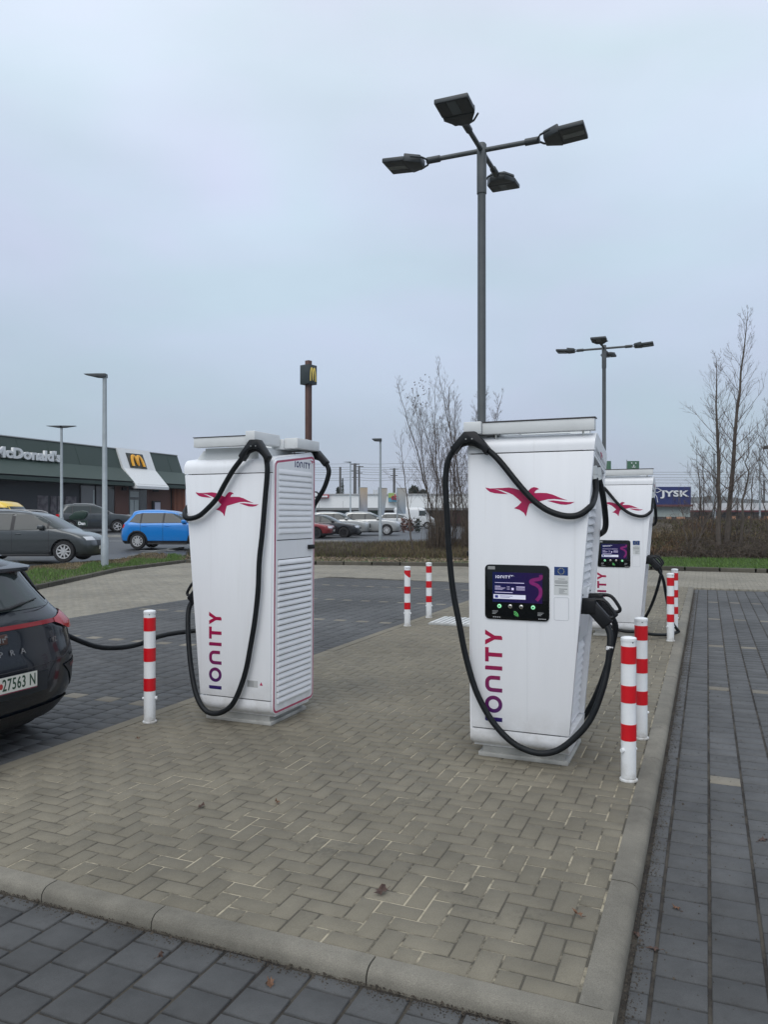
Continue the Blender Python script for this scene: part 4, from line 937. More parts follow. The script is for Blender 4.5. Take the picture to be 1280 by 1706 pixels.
def street_lamp(px, py_top, Y, zb, label, heads, rr, hl, mt=GALV, group='slim street lamps around the car park'):
    x, y, z = at(px, py_top, Y)
    root = thing('street_lamp', label, 'street lamp', (x, y, zb), 0, group); h = z - zb
    m = MB(); m.lathe([(rr * 1.35, 0), (rr * 1.35, .9), (rr, .95), (rr * .75, h - .1), (rr * .75, h)], 14); m.build('pole', mt, root)
    m = MB(); m.box(-rr * 2.4, rr * 2.4, -rr * 2.4, rr * 2.4, 0, .03); m.build('base_plate', mt, root)
    for d in heads:
        m = MB(); an = R(d); dv = Vector((math.cos(an), math.sin(an), 0)); nv = Vector((-dv.y, dv.x, 0))
        def mp_(a_, b_, hh): return dv * a_ + nv * hh + Vector((0, 0, h + b_))
        m.prism([(-.06, -.06), (.10, -.06), (.25, -.05), (hl, .035), (hl, .05), (.25, .06), (-.06, .06)], -.11, .11, mp_); m.build('lamp_head', LAMPD, root, bevel=.01)
    return root
street_lamp(174, 626, 24.3, .1, 'galvanised street lamp with one head standing in the left verge', [180], .085, .62)
street_lamp(102, 711, 42.5, .7, 'double-headed street lamp in front of the green restaurant facade', [180, 0], .085, .80)
street_lamp(634, 733, 33, .5, 'slim street lamp with one head beside the silver parked car', [180], .055, .36)
street_lamp(584, 770, 92, .4, 'far street lamp in front of the white supermarket', [160], .10, .9)
x, y, z = at(1267, 745, 52)
root = thing('street_lamp', 'street lamp with a curved neck at the frame edge behind the bank', 'street lamp', (x, y, .5), 0, 'slim street lamps around the car park')
m = MB(); m.tube([(0, 0, 0), (0, 0, z - 1.0), (.03, 0, z - .75), (.15, 0, z - .52), (.32, 0, z - .48)], .06, 10, smooth=3); m.build('pole', GALV, root)
m = MB(); m.box(.25, .62, -.13, .13, z - .62, z - .40); m.build('lamp_head', LAMPD, root, bevel=.04)
x, y, z = at(1191, 758, 48)
root = thing('steel_pole', 'thin grey pole rising behind the tall straight tree trunk', 'pole', (x, y, .5))
m = MB(); m.lathe([(.09, 0), (.07, z - .5)], 12); m.build('pole', GALV, root); m = MB(); m.lathe([(.08, z - .5), (.05, z - .42)], 12); m.build('cap', LAMPD, root)

# ------------------------------------------------------------------ cars
GLASS = mat('car_glass', (.030, .040, .041), .05, spec=.45)
GLASSL = mat('car_glass_pale', (.10, .12, .12), .05, spec=.8)
TYRE = mat('tyre_rubber', (.018, .018, .019), .8)
RIM = mat('alloy_rim', (.50, .51, .52), .4, metal=.15)
RIMD = mat('dark_rim', (.03, .03, .033), .4, metal=.5)
TRIM = mat('black_trim', (.015, .016, .018), .55)
TAIL = mat('tail_lamp_red', (.42, .008, .015), .15, spec=.6)
HEAD = mat('headlamp', (.55, .57, .6), .12, spec=.7)
PLATEW = mat('plate_white', (.62, .62, .56), .45)
SPECS = {
 'suv': [(.22, .12, 4.26, .80), (.34, .04, 4.34, .875), (.55, .0, 4.38, .90), (.75, .02, 4.37, .905), (.90, .06, 4.31, .90), (.97, .08, 4.18, .895), (1.02, .10, 3.85, .885), (1.07, .12, 3.30, .87), (1.20, .24, 3.02, .80), (1.36, .36, 2.76, .73), (1.50, .45, 2.50, .665), (1.57, .50, 2.28, .62), (1.615, .66, 2.0, .55), (1.64, 1.0, 1.7, .42)],
 'mpv': [(.20, .10, 4.74, .82), (.34, .04, 4.82, .89), (.55, .0, 4.85, .905), (.75, .02, 4.79, .91), (.86, .04, 4.66, .905), (.95, .05, 4.42, .90), (1.02, .06, 4.12, .89), (1.08, .07, 3.92, .875), (1.25, .12, 3.62, .82), (1.42, .19, 3.33, .75), (1.56, .28, 3.06, .69), (1.64, .38, 2.75, .63), (1.69, .65, 2.3, .55), (1.72, 1.0, 1.9, .42)],
 'sedan': [(.20, .12, 4.55, .80), (.32, .04, 4.66, .87), (.50, .0, 4.70, .90), (.66, .02, 4.68, .905), (.77, .05, 4.60, .90), (.84, .08, 4.35, .89), (.90, .12, 3.90, .88), (.97, .3, 3.45, .86), (1.08, .62, 3.2, .80), (1.20, .85, 2.98, .73), (1.32, 1.1, 2.7, .66), (1.40, 1.35, 2.45, .59), (1.435, 1.6, 2.2, .50), (1.45, 1.8, 2.0, .35)],
 'van': [(.25, .05, 4.5, .85), (.5, .0, 4.7, .93), (.9, .0, 4.6, .95), (1.1, .0, 4.3, .95), (1.25, .0, 4.0, .94), (1.6, .02, 3.7, .91), (1.95, .05, 3.45, .86), (2.15, .1, 3.2, .80), (2.22, .3, 2.9, .68)],
 'born': [(.17, .24, 4.10, .76), (.24, .12, 4.22, .85), (.36, .035, 4.28, .915), (.46, .012, 4.31, .930), (.56, .005, 4.32, .935), (.66, .0, 4.31, .935), (.74, .02, 4.25, .93), (.82, .045, 4.15, .925), (.90, .055, 4.0, .915), (.96, .075, 3.8, .875), (1.00, .12, 3.6, .86), (1.06, .175, 3.4, .825), (1.16, .25, 3.15, .765), (1.26, .325, 2.95, .725), (1.33, .365, 2.75, .69), (1.38, .44, 2.6, .65), (1.44, .80, 2.35, .59), (1.50, 1.1, 2.1, .52), (1.53, 1.35, 1.8, .38)],
}
class Shape:
    def __init__(s, key, a=None, n=None):
        T = np.array(SPECS[key]); s.T = T; a = a or (.55 if key == 'born' else .42); n = n or (2.6 if key == 'born' else 3.0); s.a = a; s.n = n; s.zs = T[:, 0]
    def par(s, z): return [float(np.interp(z, s.zs, s.T[:, k])) for k in (1, 2, 3)]
    def off(s, y, w_): return s.a * (1 - max(0.0, 1 - min(1, abs(y) / w_) ** s.n) ** (1 / s.n))
    def rear(s, y, z): xr, xf, w_ = s.par(z); return xr + s.off(y, w_)
    def front(s, y, z): xr, xf, w_ = s.par(z); return xf - s.off(y, w_)
    def side(s, x, z):
        xr, xf, w_ = s.par(z); d = min(x - xr, xf - x)
        if d >= s.a: return w_
        if d <= 0: return 0
        return w_ * max(0.0, 1 - (1 - d / s.a) ** s.n) ** (1 / s.n)
def patch(rows, fn, th=.004):
    """grid of 2-D points -> mesh patch by fn"""
    m = MB(); n = len(rows[0]); vs = [fn(*p) for r_ in rows for p in r_]
    m.add(vs, [(j * n + i, j * n + i + 1, (j + 1) * n + i + 1, (j + 1) * n + i) for j in range(len(rows) - 1) for i in range(n - 1)]); return m
def grid(bot, top, nu=10, nv=6):
    """bot/top polylines (same count) of (p,z)"""
    def pl(P, t):
        x = t * (len(P) - 1); i = min(len(P) - 2, int(x)); f = x - i; return (P[i][0] + (P[i + 1][0] - P[i][0]) * f, P[i][1] + (P[i + 1][1] - P[i][1]) * f)
    return [[tuple(pl(bot, i / nu)[c] + (pl(top, i / nu)[c] - pl(bot, i / nu)[c]) * j / nv for c in (0, 1)) for i in range(nu + 1)] for j in range(nv + 1)]
def car_body(shape, nz=30, na=10, ns=14, wheels=(), wr=.34, clad=0):
    V, F = [], []; zs = list(np.linspace(0, 1, nz)); z0, z1 = shape.zs[0], shape.zs[-1]
    cum = [0]
    for a_, b_ in zip(shape.T[:-1], shape.T[1:]): cum.append(cum[-1] + math.hypot(b_[0] - a_[0], max(abs(b_[1] - a_[1]), abs(b_[2] - a_[2])) * .5))
    zz = [float(np.interp(q * cum[-1], cum, shape.zs)) for q in zs]
    n = 0
    for z in zz:
        xr, xf, w_ = shape.par(z); ring = []; e = 2 / shape.n; a_ = min(shape.a, (xf - xr) / 2)
        for k in range(-na, na + 1):
            ph = R(90) * k / na; y = w_ * abs(math.sin(ph)) ** e * (1 if k >= 0 else -1); x = xr + a_ - a_ * abs(math.cos(ph)) ** e; ring.append((x, -y, z))
        for k in range(1, ns): ring.append((xr + a_ + (xf - xr - 2 * a_) * k / ns, -w_, z))
        for k in range(-na, na + 1):
            ph = R(90) * k / na; y = w_ * abs(math.sin(ph)) ** e * (-1 if k >= 0 else 1); x = xf - a_ + a_ * abs(math.cos(ph)) ** e; ring.append((x, y, z) if True else None)
        ring2 = ring[:2 * na + 1] + ring[2 * na + 1:2 * na + ns] + [(x, y, z) for x, y, z in [(p[0], -p[1], p[2]) for p in ring[2 * na + ns:]]][::1]
        # front arc runs from -w to +w
        fa = [(xf - a_ + a_ * abs(math.cos(R(90) * k / na)) ** e, w_ * abs(math.sin(R(90) * k / na)) ** e * (1 if k >= 0 else -1), z) for k in range(-na, na + 1)]
        ra = [(xr + a_ - a_ * abs(math.cos(R(90) * k / na)) ** e, w_ * abs(math.sin(R(90) * k / na)) ** e * (1 if k >= 0 else -1), z) for k in range(na, -na - 1, -1)]
        s1 = [(xr + a_ + (xf - xr - 2 * a_) * k / ns, -w_, z) for k in range(1, ns)]
        s2 = [(xf - a_ - (xf - xr - 2 * a_) * k / ns, w_, z) for k in range(1, ns)]
        ring = ra + s1 + fa + s2; n = len(ring); V += ring
    m = MB(); F = [(j * n + i, j * n + (i + 1) % n, (j + 1) * n + (i + 1) % n, (j + 1) * n + i) for j in range(nz - 1) for i in range(n)]
    F += [tuple(range(n))[::-1], tuple(range((nz - 1) * n, nz * n))]
    m.add(V, F); return m
def wheel(parent, x, y, r_, side, rim, nsp=5):
    Mw = Matrix.Translation((x, y, r_)) @ Matrix.Rotation(R(90) * -side, 4, 'X')   # local z points outwards
    m = MB(); m.lathe([(r_ * .66, -.20), (r_ * .93, -.20), (r_, -.17), (r_, -.03), (r_ * .93, 0), (r_ * .70, .004), (r_ * .66, -.01), (r_ * .66, -.20)], 32, Mw, cap=False)
    wh = m.build('wheel', TYRE, parent)
    m = MB(); m.lathe([(r_ * .55, -.10), (r_ * .66, -.10), (r_ * .665, .0), (r_ * .60, .0), (r_ * .57, -.05), (r_ * .57, -.10)], 32, Mw, cap=False); m.build('rim', rim, wh)
    m = MB(); m.lathe([(0.001, -.09), (r_ * .6, -.09), (r_ * .6, -.085), (.001, -.085)], 24, Mw); m.build('brake', TRIM, wh)
    m = MB(); m.lathe([(.0, -.06), (r_ * .16, -.06), (r_ * .15, -.005), (0, 0)], 12, Mw)
    for k in range(nsp):
        Ms = Mw @ Matrix.Rotation(2 * math.pi * k / nsp, 4, 'Z'); m.prism([(r_ * .1, -r_ * .09), (r_ * .62, -r_ * .05), (r_ * .62, r_ * .05), (r_ * .1, r_ * .09)], -.045, -.012, lambda a_, b_, hh: Ms @ Vector((a_, b_, hh)))
    m.build('spokes', rim, wh)
def cut_arches(ob, wheels, rcut):
    for k, (x, y, r_) in enumerate(wheels):
        me = MB().lathe([(rcut, -.16), (rcut, .35)], 32, Matrix.Translation((x, y, r_)) @ Matrix.Rotation(R(90) * (-1 if y > 0 else 1), 4, 'X')).mesh('cutter', TRIM)
        c = bpy.data.objects.new('cutter', me); col.objects.link(c); c.parent = ob.parent
        md = ob.modifiers.new('b', 'BOOLEAN'); md.object = c; md.operation = 'DIFFERENCE'; md.solver = 'EXACT'
    bpy.context.view_layer.update(); dg = bpy.context.evaluated_depsgraph_get(); dg.update(); new = bpy.data.meshes.new_from_object(ob.evaluated_get(dg))
    cs = [md.object for md in ob.modifiers]; ob.modifiers.clear(); ob.data = new
    for c in cs: bpy.data.objects.remove(c)
    if TRIM.name not in [m_.name for m_ in new.materials if m_]: new.materials.append(TRIM)
    ti = [i for i, m_ in enumerate(new.materials) if m_ and m_.name == TRIM.name][0]
    for p in new.polygons:
        c = p.center
        for x, y, r_ in wheels:
            if abs(c.y) > .6 and (c.y > 0) == (y > 0) and math.hypot(c.x - x, c.z - r_) < rcut + .003: p.material_index = ti
        if c.z < ob.get('clad', .30): p.material_index = ti
def make_car(key, label, loc, heading, paint, wb, wr=.33, rim=None, clad=.30, panes=None, group='cars parked and driving beyond the verge', hi=False, cat='car', glass=None, nsp=5, rails=False, lips=False, name='parked_car'):
    rim = rim or RIM; glass = glass or GLASS
    sh = Shape(key); root = thing(name, label, cat, loc, heading, group)
    inner = root
    Lc = sh.T[:, 2].max(); xw = wb
    body = car_body(sh, nz=34, na=9, ns=16).build('body', paint, root, sharp=50)
    body['clad'] = clad
    wl = [(x, y, wr) for x in xw for y in (-.90, .90)]
    cut_arches(body, wl, wr + .065); del body['clad']
    body.data.set_sharp_from_angle(angle=R(40))
    for x, y, _ in wl: wheel(root, x, .885 * (1 if y > 0 else -1), wr, 1 if y > 0 else -1, rim, nsp)
    P = panes
    for sgn in (-1, 1):
        allb = [b[0] for b in P['side']]; xa_ = min(b[0][0] for b in allb) - .02; xb_ = max(b[-1][0] for b in allb) + .0
        order = sorted(P['side'], key=lambda q: q[0][0][0]); bb = []; tt = []
        for bt, tp in order:
            bb += [(bt[0][0], bt[0][1] - .015), (bt[-1][0], bt[-1][1] - .015)]; tt += [(tp[0][0], tp[0][1] + .012), (tp[-1][0], tp[-1][1] + .012)]
        for i_ in range(len(bb) - 1):
            if bb[i_ + 1][0] - bb[i_][0] > .01: patch(grid([bb[i_], bb[i_ + 1]], [tt[i_], tt[i_ + 1]], 8, 6), lambda x, z: (x, sgn * (sh.side(x, z) + .003), z)).build('window_surround', TRIM, root)
        for bot, top in P['side']:
            patch(grid(bot, top, 10, 6), lambda x, z: (x, sgn * (sh.side(x, z) + .008), z)).build('side_window', glass, root)
        hz = P['belt'] - .13
        for hx in P['handles']:
            m = MB(); ys_ = sh.side(hx, hz); m.box(hx - .10, hx + .10, sgn * ys_ - .02, sgn * ys_ + .028 * 1, hz - .018, hz + .018); m.build('door_handle', paint, root, bevel=.008)
        m = MB(); mx_, mz_ = P['mirror']; ym = sh.side(mx_, mz_); m.box(mx_ - .10, mx_ + .09, sgn * (ym + .05) - .09, sgn * (ym + .05) + .12 * sgn if False else sgn * (ym + .05) + .09, mz_ - .02, mz_ + .12); m.build('mirror', P.get('mirror_mat', paint), root, bevel=.035, seg=3)
        # door shut lines
        for sx in P['seams']:
            m = MB(); rows = [(z, ) for z in np.linspace(.34, P['belt'] - .01, 12)]
            vs = []
            for (z,) in rows: ys_ = sh.side(sx, z) + .003; vs += [(sx - .006, sgn * ys_, z), (sx + .006, sgn * ys_, z)]
            m.add(vs, [(2 * i, 2 * i + 1, 2 * i + 3, 2 * i + 2) for i in range(11)]); m.build('door_seam', DARKGAP, root)
        # lamps wrap the corners
        z0_, z1_ = P['head']
        patch([[(sgn * y_, z_) for y_ in np.linspace(.45, .84, 9)] for z_ in np.linspace(z0_, z1_, 4)], lambda y_, z_: (sh.front(y_, z_) + .006, y_, z_)).build('headlight', HEAD, root)
        z0_, z1_ = P['tail']
        patch([[(sgn * y_, z_) for y_ in np.linspace(.48, .865, 9)] for z_ in np.linspace(z0_, z1_, 4)], lambda y_, z_: (sh.rear(y_, z_) - .006, y_, z_)).build('taillight', TAIL, root)
        if rails:
            m = MB(); rz = sh.zs[-1]; m.tube([(1.0, sgn * .56, rz - .05), (1.2, sgn * .57, rz + .005), (2.4 if key == 'mpv' else 2.0, sgn * .57, rz - .01), (2.75 if key == 'mpv' else 2.25, sgn * .60, rz - .09)], .016, 6, smooth=3); m.build('roof_rail', GREYP, root)
        if lips:
            for wx in xw:
                m = MB(); m.tube([(wx + (wr + .075) * math.cos(R(q)), sgn * (sh.side(wx + (wr + .075) * math.cos(R(q)), wr + (wr + .075) * math.sin(R(q))) + .002), wr + (wr + .075) * math.sin(R(q))) for q in range(-10, 191, 10)], .030, 6); m.build('arch_trim', TRIM, root)
        m = MB(); m.box(xw[0] + wr + .1, xw[1] - wr - .1, sgn * .875 - .02, sgn * .875 + .02, .20, .27); m.build('sill', TRIM, root, bevel=.01)
    w0, w1 = P['screen']
    for nm, fn, (a_, b_) in (('windscreen', sh.front, P['screen']), ('rear_window', sh.rear, P['rear'])):
        def ww(z): return sh.par(z)[2] * .90
        rows = [[(ww(z_) * q, z_) for q in np.linspace(-1, 1, 13)] for z_ in np.linspace(a_, b_, 7)]
        d = .006 if nm == 'windscreen' else -.006
        patch(rows, lambda y_, z_: (fn(y_, z_) + d, y_, z_)).build(nm, glass, root)
    gz0, gz1 = P['grille']
    patch([[(y_, z_) for y_ in np.linspace(-.36, .36, 9)] for z_ in np.linspace(gz0, gz1, 4)], lambda y_, z_: (sh.front(y_, z_) + .006, y_, z_)).build('grille', TRIM, root)
    for nm, fn, pz, d in (('number_plate', sh.front, .42, .008), ('number_plate', sh.rear, P.get('plate_z', .72), -.008)):
        patch([[(y_, z_) for y_ in np.linspace(-.26, .26, 5)] for z_ in (pz, pz + .11)], lambda y_, z_: (fn(y_, z_) + d, y_, z_)).build(nm, PLATEW, root)
    return root
P_MPV = dict(side=[([(3.42, 1.11), (3.84, 1.11)], [(3.42, 1.31), (3.80, 1.13)]), ([(2.28, 1.06), (3.36, 1.10)], [(2.28, 1.58), (2.70, 1.57), (3.02, 1.50), (3.36, 1.34)]), ([(1.25, 1.05), (2.16, 1.06)], [(1.25, 1.57), (2.16, 1.57)]), ([(.30, 1.08), (1.16, 1.05)], [(.50, 1.52), (1.16, 1.57)])],
             belt=1.06, handles=(2.42, 1.45), mirror=(3.18, 1.10), seams=(3.42, 2.22, 1.20), head=(.72, .84), tail=(.9, 1.2), screen=(1.10, 1.58), rear=(1.12, 1.52), grille=(.50, .72))
P_SUV = dict(side=[([(1.98, 1.10), (3.12, 1.11)], [(1.98, 1.50), (2.30, 1.49), (2.62, 1.38), (3.06, 1.15)]), ([(1.02, 1.09), (1.90, 1.10)], [(1.02, 1.49), (1.90, 1.49)]), ([(.50, 1.14), (.95, 1.09)], [(.72, 1.43), (.95, 1.48)])],
             belt=1.09, handles=(2.12, 1.15), mirror=(2.84, 1.10), seams=(3.0, 1.94, .98), head=(.80, .93), tail=(.88, 1.04), screen=(1.10, 1.52), rear=(1.14, 1.46), grille=(.52, .80))
P_SED = dict(side=[([(2.28, .99), (3.28, 1.0)], [(2.28, 1.34), (2.50, 1.33), (2.85, 1.22), (3.25, 1.03)]), ([(1.35, .99), (2.20, .99)], [(1.55, 1.33), (2.20, 1.34)])],
             belt=.98, handles=(2.42, 1.5), mirror=(3.05, .98), seams=(3.25, 2.24, 1.35), head=(.62, .74), tail=(.66, .82), screen=(1.0, 1.38), rear=(1.02, 1.36), grille=(.35, .66), plate_z=.6)
def paintm(name, c, metal=.3, rough=.3): return mat(name, c, rough, metal=metal, coat=.8)
GREYC = paintm('paint_grey', (.055, .064, .068), .45)
x, y = -9.55, 25.9
hd = R(0)
Lm = 4.85
make_car('mpv', 'grey family van with alloy wheels driving along the road behind the left verge', (x - Lm * math.cos(hd), y - Lm * math.sin(hd) + .3, .19), hd, GREYC, (.98, 3.90), .352, panes=P_MPV, rails=True, nsp=9)
BLUEC = paintm('paint_blue', (.004, .20, .60), .1)
hd = R(-4); make_car('suv', 'bright blue compact car seen behind the louvred charging station', (-11.05, 33.1, .33), hd, BLUEC, (.85, 3.40), .335, panes=P_SUV, nsp=10, clad=.36, lips=True)
make_car('suv', 'dark grey off-roader parked in front of the restaurant windows', (-18.9, 44.2, .78), R(24), GREYC, (.85, 3.40), .335, panes=P_SUV, rails=True)
YEL = paintm('paint_yellow', (.75, .50, .02), .0)
vanr = make_car('van', 'yellow and green van showing only its roof above the grey family van', (-20.5, 36.2, .30), R(-2), YEL, (.9, 3.5), .35, panes=dict(side=[([(2.75, 1.35), (3.7, 1.35)], [(2.75, 1.88), (3.35, 1.88)])], belt=1.2, handles=(2.9,), mirror=(3.5, 1.35), seams=(3.6, 2.7), head=(.8, .95), tail=(.8, 1.1), screen=(1.35, 1.95), rear=(1.4, 1.9), grille=(.5, .8)))
vanr.scale = (1, 1, .95)
m = MB(); m.prism([(1.2, .9), (3.0, .9), (2.5, 2.0), (1.2, 2.05)], -.965, -.94, lambda a_, b_, hh: (a_, hh + (b_ - .9) * .09, b_)); m.build('green_livery', mat('green_vinyl', (.03, .25, .04), .4), vanr)
RED = paintm('paint_red', (.20, .012, .016), .3); BLK = paintm('paint_black', (.018, .020, .024), .4); SIL = paintm('paint_silver', (.44, .45, .44), .6); WHC = paintm('paint_white', (.62, .64, .65), .0)
def nose_car(key, label, px, Y, hd_, paint, P, **k):
    Lc = SPECS[key][2][2]; x = (px - CX) * Y / f_; zb = road_z(x, Y)
    return make_car(key, label, (x - Lc * math.cos(R(hd_)), Y - Lc * math.sin(R(hd_)), zb), R(hd_), paint, k.pop('wb', (.9, 3.75)), k.pop('wr', .33), panes=P, **k)
nose_car('sedan', 'dark red car whose bonnet shows beside the louvred charging station', 557, 47.5, -8, RED, P_SED, rim=RIMD)
nose_car('sedan', 'black saloon with dark wheels parked beside the red car', 601, 49.5, -7, BLK, P_SED, rim=RIMD)
nose_car('suv', 'light silver car parked between the black saloon and the silver off-roader', 617, 53.5, -6, SIL, P_SUV, wb=(.85, 3.4))
nose_car('suv', 'silver white off-roader parked nearest the slim street lamp', 668, 54.5, -5, WHC if False else SIL, P_SUV, wb=(.85, 3.45), wr=.36, nsp=10, rails=True)
nose_car('van', 'white delivery van parked in front of the supermarket behind the shrubs', 728, 82, -4, WHC, dict(side=[([(2.75, 1.35), (3.7, 1.35)], [(2.75, 1.88), (3.35, 1.88)])], belt=1.2, handles=(2.9,), mirror=(3.5, 1.35), seams=(3.6, 2.7), head=(.8, .95), tail=(.8, 1.1), screen=(1.35, 1.95), rear=(1.4, 1.9), grille=(.5, .8)), wb=(.9, 3.6))
nose_car('suv', 'white car parked in front of the supermarket, half hidden by the shrubs', 700, 78, -4, WHC, P_SUV, wb=(.85, 3.4))

# the black car being charged
SPB = Shape('born')
BORN = mat('paint_midnight', (.006, .010, .017), .25, metal=.1, coat=.45, spec=.3)
P_B = dict(side=[([(2.0, 1.02), (3.3, 1.02)], [(2.0, 1.40), (2.6, 1.38)]), ([(1.0, 1.04), (1.9, 1.02)], [(1.2, 1.38), (1.9, 1.40)])], belt=1.0, handles=(2.1, 1.1), mirror=(3.0, 1.0), seams=(3.1, 1.95, .95), head=(.66, .76), tail=(.90, .901), screen=(1.04, 1.44), rear=(1.04, 1.31), grille=(.3, .5), plate_z=.10)
RC = st(3.85, 4.40, -.014)
HB = math.atan2(SU, -CU)
car = make_car('born', 'black hatchback plugged in at the frame edge, rear with red light bar', RC, HB, BORN, (.85, 3.60), .34, rim=RIMD, clad=.30, panes=P_B, group='', name='parked_car')

for o in list(car.children):
    if o.name.split('.')[0] in ('taillight',) or (o.name.split('.')[0] == 'number_plate'): bpy.data.objects.remove(o)
def rp(y_, z_, d=.006): return (SPB.rear(y_, z_) - d, y_, z_)       # car's right side is -y
def rpatch(y0, y1, z0f, z1f, name, mt, d=.006, par=car, nu=24, nv=4):
    rows = [[(y_, z0f(y_) + (z1f(y_) - z0f(y_)) * j / nv) for y_ in np.linspace(y0, y1, nu + 1)] for j in range(nv + 1)]
    return patch(rows, lambda y_, z_: rp(y_, z_, d)).build(name, mt, par)
rpatch(-.70, .70, lambda y_: .925 - .0 * abs(y_), lambda y_: .955, 'light_bar', mat('light_bar_red', (.24, .006, .012), .2), .012)
for sg in (-1, 1):
    yy0, yy1 = (.55 * sg, .872 * sg)
    rows = [[(yy0 + (yy1 - yy0) * i / 14, (.925 - .075 * min(1, i / 9)) + ((.955 + .028 * min(1, i / 8)) - (.925 - .075 * min(1, i / 9))) * j / 5) for i in range(15)] for j in range(6)]
    patch(rows, lambda y_, z_: rp(y_, min(z_, .985), .016 + .045 * max(0, (abs(y_) - .70) / .17) ** 2)).build('taillight', TAIL, car)
# tailgate edge lines, bumper recess, reflector, diffuser
def rline(pts_, wd_, name, mt, d=.007):
    m = MB(); P = [Vector(rp(a_, b_, d)) for a_, b_ in pts_]; m.tube(P, wd_, 6, smooth=4); return m.build(name, mt, car)
rline([(0, .645), (-.35, .648), (-.60, .668), (-.74, .72), (-.80, .80), (-.83, .86)], .0035, 'tailgate_seam', DARKGAP, .0)
rline([(0, .645), (.35, .648), (.60, .668), (.74, .72), (.80, .80), (.83, .86)], .0035, 'tailgate_seam', DARKGAP, .0)
rline([(0, 1.015), (-.4, 1.02), (-.62, 1.04), (-.74, 1.055)], .003, 'tailgate_seam', DARKGAP, .0)
rpatch(-.40, .40, lambda y_: .46, lambda y_: .60, 'plate_recess', mat('recess_paint', (.02, .026, .034), .4, metal=.3), .003)
REC = mat('bumper_shade', (.017, .019, .022), .45)
for sg in (-1, 1):
    m = MB(); Pq = [(.50, .60), (.78, .62), (.86, .63), (.885, .50), (.86, .36), (.80, .42), (.68, .58)]
    rows = grid([(sg * .70, .52), (sg * .80, .40), (sg * .868, .37)], [(sg * .60, .60), (sg * .80, .615), (sg * .872, .625)], 14, 6)
    patch(rows, lambda y_, z_: rp(y_, z_, .006)).build('bumper_recess_shade', REC, car)  # near-black surface patch stands in for shade in the bumper recess
    rows = grid([(sg * .70, .565), (sg * .84, .58)], [(sg * .70, .592), (sg * .84, .603)], 8, 2)
    patch(rows, lambda y_, z_: rp(y_, z_, .010)).build('reflector', mat('reflector_red', (.12, .012, .015), .3), car)
rows = grid([(-.82, .245), (-.5, .23), (0, .225), (.5, .23), (.82, .245)], [(-.84, .33), (-.6, .345), (0, .335), (.6, .345), (.84, .33)], 24, 5)
patch(rows, lambda y_, z_: rp(y_, z_, .014)).build('diffuser', mat('diffuser_black', (.010, .011, .013), .35, bump=.5, bscale=60), car)
# spoiler, wiper
m = MB(); P = [(-.60, .42), (-.52, .355), (0, .315), (.52, .355), (.60, .42), (.62, 1.0), (-.62, 1.0)]
m.prism(P, 1.298, 1.332, lambda a_, b_, hh: (b_, a_, hh + (b_ - .35) * .12)); m.build('spoiler', BORN, car, bevel=.010)
m = MB(); m.prism([(-.50, .60), (.50, .60), (.48, 1.5), (-.48, 1.5)], 1.375, 1.383, lambda a_, b_, hh: (b_, a_, hh + (b_ - .35) * .13)); m.build('roof_panel', mat('roof_gloss', (.05, .06, .07), .08, coat=1), car, bevel=.004)
m = MB(); m.tube([Vector(rp(.0, 1.055, .03)), Vector(rp(-.16, 1.062, .035)), Vector(rp(-.33, 1.085, .03))], .010, 6); m.tube([Vector(rp(-.33, 1.085, .03)), Vector(rp(-.50, 1.10, .022))], .005, 5); m.build('rear_wiper', TRIM, car)
for sg in (-1, 1):
    rows = [[(sg * SPB.par(z_)[2] * q, z_) for q in np.linspace(.84, .975, 6)] for z_ in np.linspace(1.07, 1.35, 8)]
    patch(rows, lambda y_, z_: rp(y_, z_, .010)).build('pillar_trim', GLOSSB, car)
    m = MB(); P0 = [Vector(rp(sg * SPB.par(z_)[2] * .93, z_, .02)) for z_ in (1.34, 1.24, 1.14)]; m.tube(P0, lambda q: .034 * (1 - q) + .006, 8); m.build('spoiler_fin', TRIM, car)
# badge, letters, plate
def rear_text(s_, size, y_, z_, mt, name, ext=.002, d=.008, font_off=0, sx=1, spacing=1):
    cu = bpy.data.curves.new(name, 'FONT'); cu.body = s_; cu.size = size; cu.extrude = ext; cu.offset = font_off; cu.align_x = 'CENTER'; cu.resolution_u = 3; cu.space_character = spacing
    to = bpy.data.objects.new(name, cu); dg = bpy.context.evaluated_depsgraph_get(); col.objects.link(to); dg.update()
    me = bpy.data.meshes.new_from_object(to.evaluated_get(dg)); bpy.data.objects.remove(to)
    for v in me.vertices:
        yy = y_ - v.co.x * sx; zz = z_ + v.co.y; p = rp(yy, zz, d + v.co.z); v.co = p
    me.materials.clear(); me.materials.append(mt); o = link(bpy.data.objects.new(name, me), car); return o
CHROM = mat('dark_chrome', (.30, .29, .28), .25, metal=.8)
for i, ch in enumerate('CUPRA'): rear_text(ch, .052, .20 - i * .094, .755, CHROM, 'badge_letter', sx=1.25)
rear_text('VZ', .048, -.50, .79, CHROM, 'trim_badge', d=.016)
m = MB(); m.prism([(.085, .835), (.085, .905), (-.055, .905), (-.055, .835)], .006, .02, lambda a_, b_, hh: (SPB.rear(0, b_) - hh, a_, b_)); bd = m.build('emblem', mat('emblem_copper', (.10, .055, .045), .35, metal=.6), car, bevel=.01)
m = MB()
for sg in (-1, 1): ribbon(m, [(sg * .05, .885), (sg * .03, .89), (sg * .03, .872), (sg * .008, .878), (sg * .012, .85)], .007, .02, .024, lambda a_, b_, hh: (SPB.rear(0, b_) - hh, a_, b_))
m.build('emblem_mark', CHROM, bd, smooth=False)
m = MB(); m.prism([(.265, .500), (.265, .625), (-.265, .625), (-.265, .500)], .012, .020, lambda a_, b_, hh: (SPB.rear(0, .58) - hh, a_, b_)); plh = m.build('plate_holder', TRIM, car, bevel=.003)
